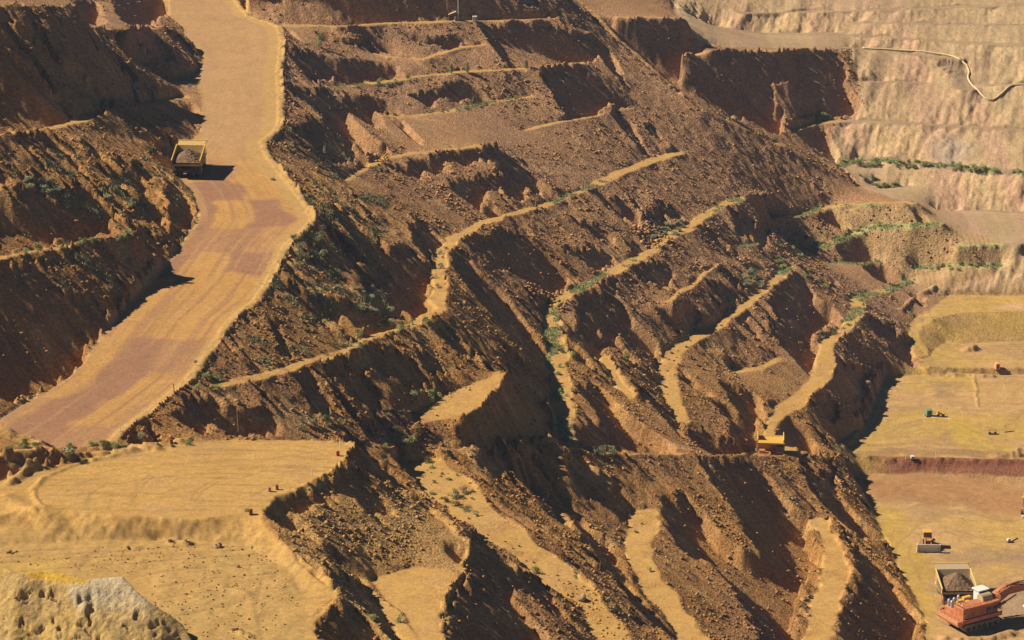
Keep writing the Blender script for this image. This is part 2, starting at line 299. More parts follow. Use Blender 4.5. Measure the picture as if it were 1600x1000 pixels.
 [(1095,722),(1120,720),(1160,720),(1200,745),(1235,785),(1262,812),(1275,855),(1288,882),(1270,890),(1280,915),(1255,905),(1245,940),(1250,955),(1243,1000),(1240,1030),(1190,1030),(1180,985),(1150,930),(1110,880),(1075,870),(1050,850),(1045,820),(1030,790),(1045,775),(1080,780),(1120,830),(1160,860),(1185,865),(1140,790),(1110,755)],
 [(1250,720),(1280,740),(1300,745),(1310,770),(1335,800),(1357,825),(1352,845),(1330,835),(1300,805),(1275,780),(1255,745)],
 [(1310,815),(1330,850),(1345,860),(1365,880),(1390,900),(1410,935),(1443,968),(1430,970),(1437,990),(1430,1030),(1310,1030),(1308,975),(1322,945),(1342,910),(1335,870)],
 [(1280,715),(1300,720),(1312,745),(1298,740)],
 [(-60,720),(0,715),(20,705),(60,700),(95,700),(103,722),(60,735),(0,748),(-60,755)],
]
TAN_E = math.tan(math.radians(SUN_EL)); COS_A = math.cos(math.radians(SUN_AZ)); TAN_A = math.tan(math.radians(SUN_AZ))

def sculpt(X, Y, H, M):
    """shape the faces so that the low sun from the left grazes or leaves them as surveyed"""
    px, py = to_px(X, Y, H)
    u = X * 0.62 + Y * 0.78; v = X * 0.78 - Y * 0.62                 # along the benches / down the faces
    fing = fbm(u / 3.0, v / 14.0, 4, 11) + 0.5 * fbm(u / 0.9, v / 5.0, 2, 31)
    sh = 3.2 * fing * 5.5 * np.where(Y > 880, 0.45, 1.0); sc = np.clip((H * 0 + 750) / np.maximum(Y, 300), 0.8, 1.6)
    qx = px + sh * 0.75 * sc; qy = py + sh * 0.75 * sc
    dark = np.zeros(X.shape, bool)
    for p in SHADE_OUTLINES: dark |= inside(p, qx, qy)
    gy, gx = np.gradient(H, STEP); g = np.hypot(gx, gy)
    flat = (g < 0.12) | M
    # coarse rock relief of the faces
    gs = np.clip((g - 0.25) / 0.4, 0, 1)
    rake = fbm(u / 4.2, v / 20.0, 4, 611) + 0.6 * fbm(X / 22, Y / 22, 3, 613) - 0.10
    dark |= (rake > 0.27) & (gs > 0.5) & (-gx > 0.35) & (Y < 860) & ((px < 1000) | (py > 420))  # more streaks marked for digging, so that finger shadows fall in them
    rib = fbm(u / 7.0, v / 26.0, 4, 5); lump = fbm(X / 9, Y / 9, 4, 3)
    H0 = H + gs * (0.75 * rib + 0.35 * lump) + 0.12 * fbm(X / 14, Y / 14, 3, 8)
    dist = np.full(X.shape[0], 99.0); rim = np.zeros(X.shape)
    for i in range(X.shape[1] - 1, -1, -1):
        dist = np.where(dark[:, i], 0.0, dist + STEP); rim[:, i] = np.clip(1 - dist / 7.0, 0, 1)
    for k in range(3): rim[1:-1] = 0.5 * rim[1:-1] + 0.25 * (rim[:-2] + rim[2:])
    rim *= ~dark
    H0 = H0 + 1.6 * rim * np.clip(gs, 0.12, 1) * np.clip(-gx / 0.5, 0.25, 1)  # rims raised to throw shade onto the dug parts
    H1 = H0.copy(); ny, nx = H.shape; jj = np.arange(ny, dtype=float)
    S = H0[:, 0].copy(); dS = STEP / COS_A * TAN_E; shift = TAN_A
    deepA = 2.6 + 3.9 * np.clip(-gx / 0.6, 0, 1) + 4.5 * (Y > 860) * (px > 900)
    for i in range(1, nx):
        deep = deepA[:, i]
        src = np.minimum(jj + shift, ny - 1)                          # the sun comes from further back
        top = np.maximum(S, H1[:, i - 1]); S = np.interp(src, jj, top) - dS
        h = H0[:, i]; d = dark[:, i]
        dig = np.minimum(h, np.maximum(S - 0.25, h - deep))
        lit = np.maximum(h, np.minimum(S + 0.05, h + 2.2 * gs[:, i]))
        H1[:, i] = np.where(d, np.where(flat[:, i], h, dig), lit)
    D = H1 - H0
    for k in range(2):                                                # soften the cut edges a little
        D[1:-1, 1:-1] = 0.5 * D[1:-1, 1:-1] + 0.125 * (D[:-2, 1:-1] + D[2:, 1:-1] + D[1:-1, :-2] + D[1:-1, 2:])
    H2 = H0 + D
    # fine rubble
    f = fbm(X / 2.2, Y / 2.2, 3, 40); r = fbm(u / 1.3, v / 3.5, 3, 50)
    H2 = H2 + (0.03 + 0.20 * gs) * f + 0.40 * gs * r + 0.20 * gs * fbm(u / 0.7, v / 2.2, 2, 60)
    if os.environ.get("STAT"):
        S = H2[:, 0].copy(); shd = np.zeros(X.shape, bool)
        for i in range(1, nx):
            src = np.minimum(jj + shift, ny - 1); S = np.interp(src, jj, np.maximum(S, H2[:, i - 1])) - dS; shd[:, i] = S > H2[:, i] + 0.05
        vis = (px > 0) & (px < 1600) & (py > 0) & (py < 1000) & ~flat
        print("wanted dark & dark", (vis & dark & shd).sum() / (vis & dark).sum(), "wanted lit but dark", (vis & ~dark & shd).sum() / (vis & ~dark).sum(), "frac dark wanted", (vis&dark).sum()/vis.sum())
        print("dig", np.percentile(-(H1 - H0)[vis & dark], [10, 50, 90]), "raise", np.percentile((H1 - H0)[vis & ~dark], [10, 50, 90, 99]))
    return H2, dark, gs
GX, GY, GH, GM = solve()
HS, DARK, FACE = sculpt(GX, GY, GH, GM)
NY, NX = HS.shape
def ground(x, y):
    fi = min(max((x - X0) / STEP, 0), NX - 1.001); fj = min(max((y - Y0) / STEP, 0), NY - 1.001)
    i = int(fi); j = int(fj); a = fi - i; b = fj - j
    return float(HS[j, i] * (1 - a) * (1 - b) + HS[j, i + 1] * a * (1 - b) + HS[j + 1, i] * (1 - a) * b + HS[j + 1, i + 1] * a * b)

def mixc(a, b, t): return a * (1 - t[..., None]) + np.array(b) * t[..., None]
def sstep(x, a, b): t = np.clip((x - a) / (b - a), 0, 1); return t * t * (3 - 2 * t)
PX, PY = to_px(GX, GY, GH)
_n1 = fbm(GX / 30, GY / 30, 4, 101); _n2 = fbm(GX / 7, GY / 7, 4, 102); _n3 = fbm(GX / 1.6, GY / 1.6, 3, 103)
_u = GX * 0.62 + GY * 0.78; _v = GX * 0.78 - GY * 0.62
_gy, _gx = np.gradient(GH, STEP); SLOPE = np.hypot(_gx, _gy)
jx = 26 * _n2; jy = 26 * fbm(GX / 7, GY / 7, 4, 122)
def reg(poly, j=1.0): return inside(poly, PX + jx * j, PY + jy * j)
def soft(poly, j=0.5, k=6):
    m = inside(poly, PX + jx * j, PY + jy * j).astype(np.float64)
    for _ in range(k):
        m[1:-1, 1:-1] = 0.2 * (m[1:-1, 1:-1] + m[:-2, 1:-1] + m[2:, 1:-1] + m[1:-1, :-2] + m[1:-1, 2:])
    return m
# soil colours (base colour of the ground itself)
SAND = (0.44, 0.252, 0.074); ROCK = (0.38, 0.188, 0.055)
T = np.zeros(GX.shape + (3,)) + np.array(ROCK)
T = mixc(T, (0.29, 0.145, 0.065), sstep(_n1, -0.1, 0.5) * 0.6)
T = mixc(T, (0.46, 0.265, 0.10), sstep(_n2, 0.1, 0.6) * 0.6)
T *= (1 + 0.30 * fbm(_u / 0.9, _v / 7.0, 3, 131) + 0.15 * fbm(_u / 3.5, _v / 22.0, 3, 133))[..., None]
# upper centre is redder and paler
up = sstep(GY, 700, 860)
T = mixc(T, (0.40, 0.225, 0.125), up * 0.6)
_bm = GM.astype(np.float64)
for _ in range(3): _bm[1:-1, 1:-1] = 0.2 * (_bm[1:-1, 1:-1] + _bm[:-2, 1:-1] + _bm[2:, 1:-1] + _bm[1:-1, :-2] + _bm[1:-1, 2:])
bench = (1 - sstep(SLOPE + 0.10 * _n2, 0.28, 0.6)) * sstep(_bm + 0.25 * _n2, 0.25, 0.75)
bench = bench * (0.55 + 0.45 * sstep(fbm(GX / 3.5, GY / 3.5, 4, 151), -0.45, 0.15))
bench = np.maximum(bench, inside([(-900,730),(70,735),(200,698),(540,686),(560,692),(500,760),(420,785),(405,810),(440,850),(530,915),(490,965),(495,1040),(495,1400),(-900,1400)], PX + 8 * _n2, PY + 8 * _n2) & (GY < 566))
sandc = mixc(np.zeros(GX.shape + (3,)) + np.array(SAND), (0.34, 0.20, 0.085), sstep(_n2, 0, 0.7) * 0.5)
T = T * (1 - bench[..., None]) + sandc * bench[..., None]
# brighter bottom slopes of the foreground bowl
bowl = soft([(430,790),(560,770),(640,770),(735,850),(728,905),(700,1040),(600,1040),(520,930),(440,850)], 0.6, 10)
T = mixc(T, (0.43, 0.25, 0.085), bowl * 0.7 * (1 - bench))
# far wall: pink and cream weathered rock with vertical bands
FW = [(1035,-60),(1050,20),(1075,40),(1090,72),(1330,76),(1350,165),(1300,200),(1296,245),(1350,292),(1400,312),(1450,318),(1470,348),(1520,380),(1560,381),(1566,415),(1480,420),(1400,440),(1440,458),(1700,462),(1900,480),(1900,-200),(1035,-200)]
fw = soft(FW, 0.25, 4)
wc = np.zeros(GX.shape + (3,)) + np.array((0.56, 0.37, 0.185))
band = fbm(GX / 9 + 0.25 * GH / 9, GH / 60 + GY / 200, 4, 201)
wc = mixc(wc, (0.57, 0.33, 0.205), sstep(band, 0.0, 0.5) * 0.7)
wc = mixc(wc, (0.64, 0.47, 0.25), sstep(-band, 0.1, 0.5) * 0.8)
wc = mixc(wc, (0.44, 0.28, 0.16), sstep(fbm(GX / 12, GY / 12, 4, 203), 0.1, 0.6) * 0.6)
wc = mixc(wc, (0.44, 0.34, 0.25), soft([(1480,210),(1540,205),(1520,255),(1440,250)], 1.5, 30) * 0.7)
wc = mixc(wc, (0.27, 0.185, 0.11), np.clip(sstep(_bm, 0.1, 0.7) + 0.5 * (1 - sstep(SLOPE, 0.3, 0.75)), 0, 1) * 0.8)  # darker bench tops, with berm shading put into the colour
_gl = fbm(GX / 2.0 - GH / 5.5, GH / 9 + 3, 5, 205, 0.6)
wc *= (1 + 0.13 * _gl + 0.14 * fbm(GX / 7 - GH / 7, GH / 14, 3, 207))[..., None]
HS += fw * FACE * (0.55 * _gl + 1.3 * fbm(GX / 7 - GH / 8, GH / 14, 4, 209))
T = T * (1 - fw[..., None]) + wc * fw[..., None]
# ribbed cut faces of the corner
cut = soft([(1300,322),(1430,318),(1460,345),(1570,382),(1566,416),(1500,450),(1430,450),(1370,400),(1330,360)], 0.2, 3)
T = mixc(T, (0.42, 0.26, 0.115), cut * 0.9)
_rb = np.sin((GX + 0.5 * _n2) * 3.9 + 2 * _n1); T *= (1 - 0.07 * cut * (_rb > 0.2) * (0.3 + 0.7 * sstep(_n2, -0.2, 0.4)))[..., None]; HS += 0.05 * cut * _rb  # rib shading put into the colour, over very slight relief
T = mixc(T, (0.33, 0.31, 0.12), cut * sstep(_bm, 0.15, 0.6) * 0.85)
# pit floor
FLOOR = [(1296,700),(1345,668),(1362,640),(1382,586),(1440,572),(1425,530),(1408,515),(1440,490),(1480,456),(1760,458),(1900,1100),(1440,1100),(1446,972),(1400,880),(1358,800),(1312,738),(1318,716)]
fl = soft(FLOOR, 0.12, 3)
fc = np.zeros(GX.shape + (3,)) + np.array((0.43, 0.255, 0.10))
_wx = GX + 9 * fbm(GX / 30, GY / 30, 2, 311); _wy = GY + 12 * fbm(GX / 30, GY / 30, 2, 312)
fs = fbm(_wx / 14, _wy / 10, 5, 301); fs2 = fbm(_wx / 30 + 7, _wy / 24, 4, 303); trk = fbm(_wx / 22, _wy / 1.6, 3, 305)
fc = mixc(fc, (0.42, 0.262, 0.058), sstep(fs2, 0.0, 0.45) * 0.7)
fc = mixc(fc, (0.29, 0.18, 0.085), sstep(fs, 0.15, 0.55) * 0.6)
fc = mixc(fc, (0.27, 0.165, 0.08), sstep(trk, 0.25, 0.6) * 0.4)
fc = mixc(fc, (0.31, 0.145, 0.06), soft([(1330,748),(1440,738),(1700,770),(1700,800),(1480,792),(1380,775)], 0.7, 14) * 0.85)
fc = mixc(fc, (0.36, 0.19, 0.075), soft([(1340,730),(1600,745),(1700,760),(1700,815),(1450,790)], 0.9, 14) * 0.5)
fc = mixc(fc, (0.41, 0.255, 0.05), soft([(1300,790),(1420,800),(1440,880),(1480,960),(1440,990),(1400,900)], 1.0, 14) * 0.75)
fc = mixc(fc, (0.43, 0.28, 0.05), soft([(1480,650),(1560,690),(1600,715),(1500,700)], 1.0, 14) * 0.75)
fc = mixc(fc, (0.26, 0.14, 0.07), soft([(1340,704),(1560,698),(1600,716),(1360,716)], 0.5, 5) * 0.6)
fc = mixc(fc, (0.50, 0.30, 0.17), soft([(1550,478),(1600,476),(1600,486),(1550,487)], 0.3, 3) * 0.7)
T = T * (1 - fl[..., None]) + fc * fl[..., None]
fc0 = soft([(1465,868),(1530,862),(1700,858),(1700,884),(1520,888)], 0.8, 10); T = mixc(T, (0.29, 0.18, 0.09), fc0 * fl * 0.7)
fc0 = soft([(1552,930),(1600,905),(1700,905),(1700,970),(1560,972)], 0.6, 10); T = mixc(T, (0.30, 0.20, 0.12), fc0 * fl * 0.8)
T *= (1 + fl * (0.10 * fbm(GX / 1.3, GY / 1.3, 3, 161) + 0.10 * fbm(_wx / 7, _wy / 3, 4, 163)))[..., None]; HS += fl * 0.10 * fbm(GX / 1.8, GY / 1.8, 4, 165)
rb = soft([(1312,712),(1700,722),(1700,748),(1440,738),(1320,742)], 0.15, 1)
T = mixc(T, (0.235, 0.085, 0.045), rb * sstep(PX, 1330, 1420) * 0.95)
fo_ = inside([(-900,700),(60,700),(200,690),(540,686),(560,692),(500,760),(420,785),(405,810),(440,850),(530,915),(490,965),(495,1040),(495,1400),(-900,1400)], PX, PY) & (GY < 566)
_ft = fbm(GX / 12 + 0.1 * GY, GY / 1.1, 4, 141); _fa = fbm(np.hypot(GX + 55, GY - 500) / 1.0, np.arctan2(GY - 500, GX + 55) * 3, 3, 143)
T *= (1 - fo_ * (0.16 * sstep(_ft, 0.1, 0.5) + 0.14 * sstep(_fa, 0.2, 0.5)))[..., None]
HS += fo_ * FACE * (0.25 * fbm(GX / 1.2, GY / 1.2, 3, 147) + 0.2 * fbm(GX / 0.6, GY / 0.6, 2, 149))
HS += fo_ * (0.05 * _ft + 0.04 * _fa + 0.05 * fbm(GX / 0.9, GY / 0.9, 2, 145))
# foreground apron: a little darker and rougher
ap = soft([(-200,820),(380,830),(470,880),(480,1060),(-200,1060)], 0.6, 12)
T = mixc(T, (0.38, 0.235, 0.08), ap * (0.5 + 0.5 * sstep(_n1, -0.2, 0.4)))
yl = soft([(-200,870),(110,880),(60,960),(-200,1000)], 1.0, 12); T = mixc(T, (0.45, 0.29, 0.06), yl * 0.5)
# reddish ground and weeds behind the plateau
T = mixc(T, (0.33, 0.15, 0.07), soft([(540,655),(640,640),(690,670),(700,700),(560,700)], 0.8, 6) * 0.7)
# thin green growth on the older benches
gr = sstep(fbm(GX / 5, GY / 5, 4, 401), -0.35, 0.2) * np.maximum(bench, fw * sstep(_bm, 0.2, 0.7))
gz = soft([(1110,300),(1220,300),(1480,345),(1480,372),(1420,460),(1330,520),(1200,430),(1130,380)], 1.0, 10) + soft([(1296,240),(1700,262),(1700,284),(1330,272),(1420,300),(1330,300)], 0.5, 6) + soft([(1330,350),(1480,344),(1480,362),(1330,374)], 0.2, 3) + 0.9 * soft([(640,230),(830,300),(1000,400),(900,480),(860,560),(900,700),(860,700),(840,500),(900,440),(1120,310),(1130,330)], 0.6, 8) + 0.6 * soft([(500,120),(830,140),(830,180),(500,150)], 1, 10) + soft([(1420,410),(1570,408),(1570,424),(1420,430)], 0.3, 3)
T = mixc(T, (0.25, 0.275, 0.095), np.clip(gr * gz, 0, 1) * 0.85)
gf = sstep(fbm(GX / 4, GY / 4, 4, 402), 0.15, 0.6) * (1 - bench)
gl = soft([(0,380),(230,380),(250,470),(150,470),(0,440)], 1, 10) + soft([(430,230),(600,240),(620,520),(400,600),(330,590),(430,450)], 1, 14) + soft([(0,250),(260,250),(300,330),(0,330)], 1, 12)
T = mixc(T, (0.19, 0.15, 0.06), np.clip(gf * gl, 0, 1) * 0.6)
# haul road
xl, xr, zr = road_at(GY)
sr = (GX - xl) / np.maximum(xr - xl, 1e-3); m_road = (sr > -0.01) & (sr < 1.01) & (GY > RW[0, 0]) & (GY < RW[-1, 0])
tl = GY + 6 * vnoise(GX / 18, GY / 30, 7)
row = np.floor(tl / 17); lane = np.floor(sr * 3.2 + 0.9 * vnoise(row, row * 0.3, 9) + 0.25 * vnoise(GX / 5, GY / 8, 12))
pr = vnoise(row * 1.7 + 0.5, lane * 2.3 + 0.5, 15); str_ = fbm(sr * 26, GY / 40, 3, 16); fade = sstep(GY, 800, 745) if False else 1 - sstep(GY, 735, 775)
rc = np.zeros(GX.shape + (3,)) + np.array((0.36, 0.188, 0.080))
rc = mixc(rc, (0.43, 0.225, 0.066), sstep(pr, 0.0, 0.25) * fade)
rc = mixc(rc, (0.25, 0.115, 0.070), sstep(-pr, 0.0, 0.4) * 0.7 * fade)
for _ in range(4): rc[1:-1, 1:-1] = 0.2 * (rc[1:-1, 1:-1] + rc[:-2, 1:-1] + rc[2:, 1:-1] + rc[1:-1, :-2] + rc[1:-1, 2:])
rc = mixc(rc, (0.27, 0.14, 0.075), sstep(str_, 0.05, 0.5) * 0.6)
rc = mixc(rc, (0.27, 0.145, 0.08), sstep(fbm(sr * 60, GY / 25, 3, 18), 0.15, 0.5) * 0.4)
rc = mixc(rc, (0.41, 0.235, 0.092), sstep(-str_, 0.15, 0.5) * 0.5)
rc = mixc(rc, (0.41, 0.245, 0.105), (1 - fade) * 0.6)
wid = np.interp(GY, [560, 650, 700, 760, 860], [2.2, 2.6, 4.5, 5.5, 5.0]); ed = (xr - GX) + 1.2 * _n2
rc = mixc(rc, (0.42, 0.25, 0.085), (1 - sstep(ed, wid - 0.6, wid + 0.6)) * 0.9)
rc = mixc(rc, (0.36, 0.21, 0.085), 1 - sstep(GX - xl, 0.8, 1.8))
T[m_road] = rc[m_road]
T *= (1 + 0.10 * _n3 + 0.08 * _n2)[..., None]
T = np.clip(T, 0.01, 0.8)
# low windrows along the edges of the road, wheel ruts on the apron
HS += np.where(m_road, 0.0, 0.0)
HS += np.where((GX - xr > -1.6) & (GX - xr < 0.6) & (GY > RW[1, 0]) & (GY < RW[-1, 0]), 0.30 * np.clip(0.8 + _n3, 0, 2), 0)
rut = fbm(GX / 16, (GY + 0.12 * GX) / 0.9, 2, 71); HS += ap * (0.10 * rut + 0.28 * np.clip(_n2 * 2, -0.2, 1) + 0.10 * _n3)
def ridge(pts, z, h, w_, jit=0.5):
    """a windrow of pushed-up soil along surveyed points"""
    global HS
    P = [at(a, b, z) for a, b in pts]; best = np.full(GX.shape, 99.0)
    wx = GX + jit * _n2 * 2; wy = GY + jit * _n3 * 2
    for (x1, y1, _), (x2, y2, _) in zip(P[:-1], P[1:]):
        dx, dy = x2 - x1, y2 - y1; t = np.clip(((wx - x1) * dx + (wy - y1) * dy) / (dx * dx + dy * dy), 0, 1); best = np.minimum(best, np.hypot(wx - x1 - t * dx, wy - y1 - t * dy))
    b = np.clip(1 - best / w_, 0, 1); HS = HS + h * b * b * (3 - 2 * b) * np.clip(1 + 0.35 * _n2 + 0.5 * _n3, 0.3, 2)
ridge([(15,758),(45,740),(90,722),(140,712),(215,705)], 88, 0.9, 1.6); ridge([(60,790),(50,765),(70,745),(130,722),(210,708)], 88, 0.5, 0.9)
ridge([(130,692),(170,688),(215,690),(245,700)], 88.5, 0.9, 2.2); ridge([(240,696),(330,683),(400,680)], 88, 0.7, 2.0)
ridge([(10,775),(35,790),(60,800)], 88, 0.6, 2.4); ridge([(0,820),(60,815),(85,830)], 85, 0.8, 3.4); ridge([(270,848),(300,851)], 84, 0.6, 1.0); ridge([(195,857),(216,856)], 84, 0.5, 0.7)
ridge([(350,920),(385,930)], 84, 0.6, 1.6); ridge([(365,985),(385,995)], 84, 0.7, 1.2)
ridge([(1296,702),(1330,690),(1345,668)], 3, 0.7, 1.6); ridge([(1300,712),(1420,719),(1560,722),(1700,724)], 3, 0.9, 1.6); ridge([(1360,625),(1340,650),(1318,668)], 3, 0.6, 1.0); ridge([(1365,592),(1370,605),(1358,622)], 3, 0.5, 0.9)
ridge([(1560,715),(1600,708),(1660,705)], 3, 1.6, 4.0); ridge([(1450,575),(1500,578),(1550,580)], 5, 0.8, 1.6); ridge([(1408,515),(1430,498),(1460,484)], 5, 0.8, 1.4)
ridge([(1470,998),(1500,1001),(1545,1000),(1580,990)], 0, 1.0, 2.2); ridge([(1522,589),(1526,612),(1526,634)], 3, 0.35, 0.5); ridge([(1510,548),(1524,546)], 5, 1.6, 2.2)
def stain(pts, z, w_, col, amt, cut=0.0):
    """a worn line (wheel track, rut, windblown edge) along surveyed points"""
    global T, HS
    P = [at(a, b, z) for a, b in pts]; best = np.full(GX.shape, 99.0); bx = [p[0] for p in P]; by = [p[1] for p in P]
    i0 = max(0, int((min(bx) - 6 - X0) / STEP)); i1 = int((max(bx) + 6 - X0) / STEP); j0 = max(0, int((min(by) - 6 - Y0) / STEP)); j1 = int((max(by) + 6 - Y0) / STEP)
    if i1 <= i0 or j1 <= j0: return
    S_ = (slice(j0, j1), slice(i0, i1)); wx = GX[S_] + 0.5 * _n2[S_]; wy = GY[S_] + 0.9 * _n2[S_]; best = np.full(wx.shape, 99.0)
    for (x1, y1, _), (x2, y2, _) in zip(P[:-1], P[1:]):
        dx, dy = x2 - x1, y2 - y1; t = np.clip(((wx - x1) * dx + (wy - y1) * dy) / (dx * dx + dy * dy), 0, 1); best = np.minimum(best, np.hypot(wx - x1 - t * dx, wy - y1 - t * dy))
    k = np.clip(1 - best / w_, 0, 1); k = k * k * (3 - 2 * k) * np.clip(0.8 + 0.8 * _n3[S_] + 0.5 * _n2[S_], 0, 1)
    T[S_] = mixc(T[S_], col, k * amt); HS[S_] -= cut * k
TRK = (0.25, 0.15, 0.06)
for p_ in ([(205,792),(207,772),(218,755),(235,742)], [(212,792),(214,773),(226,757),(243,744)], [(138,795),(142,772),(165,757)], [(300,780),(310,765),(335,750),(350,745)], [(308,782),(318,767),(343,752)], [(330,735),(370,728)], [(375,748),(415,735),(440,733)], [(105,768),(140,750),(190,742)], [(170,797),(176,768)], [(250,728),(330,722),(450,715)], [(395,775),(440,752)], [(400,722),(450,712),(500,706)]):
    stain(p_, 88, 0.55, TRK, 0.55, 0.08)
for p_ in ([(0,872),(100,866),(220,860),(330,850)], [(0,880),(120,872),(250,866),(380,858)], [(0,896),(150,884),(300,872),(400,866)], [(160,905),(300,888),(430,880)], [(240,918),(350,902),(430,896)], [(250,935),(360,920)], [(0,864),(60,860),(160,855)], [(290,960),(380,940)], [(410,905),(400,950),(410,1000)], [(450,880),(470,930)]):
    stain(p_, 84, 0.7, TRK, 0.5, 0.14)
for p_ in ([(1352,805),(1400,812),(1450,816),(1530,814),(1600,812)], [(1330,750),(1400,742),(1500,740),(1600,746)], [(1330,762),(1420,752),(1540,758)], [(1490,885),(1540,876),(1620,872)], [(1400,882),(1402,850),(1422,835),(1440,815)], [(1480,830),(1530,850),(1620,868)], [(1470,822),(1540,842),(1620,855)], [(1440,905),(1420,870),(1425,850)], [(1400,775),(1480,790),(1600,784)], [(1560,905),(1600,898)], [(1420,925),(1450,960),(1500,985)]):
    stain(p_, 0, 0.8, (0.27, 0.16, 0.07), 0.45, 0.06)
for p_ in ([(1375,702),(1450,699),(1520,706),(1570,714)], [(1340,709),(1420,704),(1500,709),(1550,716)], [(1360,696),(1450,692),(1540,700)]): stain(p_, 3, 1.8, (0.25, 0.145, 0.075), 0.6, 0)
for p_ in ([(1395,600),(1480,596),(1580,600)], [(1440,650),(1500,662),(1560,690)], [(1330,690),(1400,665),(1440,655)], [(1580,700),(1572,680),(1575,660)], [(1560,675),(1590,655),(1600,640)], [(1350,690),(1380,640),(1400,600)]): stain(p_, 3, 0.7, (0.27, 0.16, 0.07), 0.45, 0.05)
for p_ in ([(1425,540),(1450,560),(1500,560),(1600,562)], [(1440,505),(1445,535),(1480,548),(1600,545)], [(1450,500),(1456,530),(1490,542)]): stain(p_, 5, 0.8, (0.29, 0.175, 0.08), 0.5, 0.08)
# wheel tracks: shallow arcs pressed into the graded soil
_tr = np.sin((np.hypot(GX + 60, GY - 470) + 1.2 * _n1) * 2.4) * sstep(vnoise(GX / 9, GY / 16, 77), 0.0, 0.5) + np.sin((GX * 0.35 + GY + 2.5 * _n1) * 1.9) * sstep(vnoise(GX / 14, GY / 9, 78), 0.1, 0.5)
_fm = inside([(-900,700),(60,700),(200,690),(540,686),(560,692),(500,760),(420,785),(405,810),(300,812),(70,800)], PX, PY) * 0.022 + 0.012 * fl
HS += _tr * _fm; T *= (1 + 1.6 * (_tr * _fm))[..., None]
# excavated hollow of the back floor
hm = soft(HOLE[0] and [(1470,516),(1500,500),(1590,500),(1700,505),(1700,530),(1590,532),(1500,531)], 0.2, 60)
T = mixc(T, (0.40, 0.25, 0.06), hm * 0.6)

# level standing places for the machines
def level(cx, cy, rx, ry, z):
    d = np.maximum(np.abs(GX - cx) / rx, np.abs(GY - cy) / ry); k = 1 - sstep(d, 0.8, 1.0); HS[:] = HS * (1 - k) + z * k
_q = at(1210, 712, 20.3); T2 = [_q[0], _q[1] + 11.0]
_t = math.tan(math.radians(PITCH) + math.atan((686 - 500) / FPX)); T2.append(CAM_H - (T2[1] - 6.0) * _t - 7.6); level(T2[0], T2[1], 8.5, 8.0, T2[2])

# ------------------------------------------------------------------ ground material
def ground_material(name, bump=0.5, rough=0.95, peb=1.0):
    m = bpy.data.materials.new(name); m.use_nodes = True; n = m.node_tree.nodes; l = m.node_tree.links
    b = n["Principled BSDF"]; b.inputs["Roughness"].default_value = rough; b.inputs["Specular IOR Level"].default_value = 0.15
    a = n.new("ShaderNodeAttribute"); a.attribute_name = "soil"
    g = n.new("ShaderNodeNewGeometry")
    n1 = n.new("ShaderNodeTexNoise"); n1.inputs["Scale"].default_value = 1.6; n1.inputs["Detail"].default_value = 9; n1.inputs["Roughness"].default_value = 0.72
    l.new(g.outputs["Position"], n1.inputs["Vector"])
    r = n.new("ShaderNodeMapRange"); r.inputs["From Min"].default_value = 0.3; r.inputs["From Max"].default_value = 0.7
    r.inputs["To Min"].default_value = 0.70; r.inputs["To Max"].default_value = 1.28; l.new(n1.outputs["Fac"], r.inputs["Value"])
    v = n.new("ShaderNodeTexVoronoi"); v.inputs["Scale"].default_value = 1.9; l.new(g.outputs["Position"], v.inputs["Vector"])
    vr = n.new("ShaderNodeMapRange"); vr.inputs["From Min"].default_value = 0; vr.inputs["From Max"].default_value = 1
    vr.inputs["To Min"].default_value = 1 - 0.22 * peb; vr.inputs["To Max"].default_value = 1 + 0.22 * peb
    rg = n.new("ShaderNodeMath"); rg.operation = 'MULTIPLY'; rg.inputs[1].default_value = bump; l.new(a.outputs["Alpha"], rg.inputs[0])
    sep = n.new("ShaderNodeSeparateColor"); l.new(v.outputs["Color"], sep.inputs[0]); l.new(sep.outputs[0], vr.inputs["Value"])
    vm = n.new("ShaderNodeMix"); vm.data_type = 'FLOAT'; vm.inputs["A"].default_value = 1.0; l.new(a.outputs["Alpha"], vm.inputs["Factor"]); l.new(vr.outputs[0], vm.inputs["B"])
    mu = n.new("ShaderNodeMath"); mu.operation = 'MULTIPLY'; l.new(r.outputs[0], mu.inputs[0]); l.new(vm.outputs[0], mu.inputs[1])
    sc = n.new("ShaderNodeVectorMath"); sc.operation = 'SCALE'; l.new(a.outputs["Color"], sc.inputs[0]); l.new(mu.outputs[0], sc.inputs["Scale"])
    l.new(sc.outputs[0], b.inputs["Base Color"])
    ad = n.new("ShaderNodeMath"); ad.operation = 'MULTIPLY_ADD'; ad.inputs[1].default_value = -0.35 * peb; l.new(v.outputs["Distance"], ad.inputs[0]); l.new(n1.outputs["Fac"], ad.inputs[2])
    bp = n.new("ShaderNodeBump"); l.new(rg.outputs[0], bp.inputs["Strength"]); bp.inputs["Distance"].default_value = 0.5
    l.new(ad.outputs[0], bp.inputs["Height"]); l.new(bp.outputs[0], b.inputs["Normal"])
    return m
M_FACE = ground_material("rubble slope", 1.0, 0.95, 1.0)
M_FAR = ground_material("weathered wall rock", 0.8, 0.95, 0.3)
M_FLAT = ground_material("graded soil", 1.0, 0.95, 0.5)
M_ROAD = ground_material("haul road surface", 0.35, 0.9, 0.2)

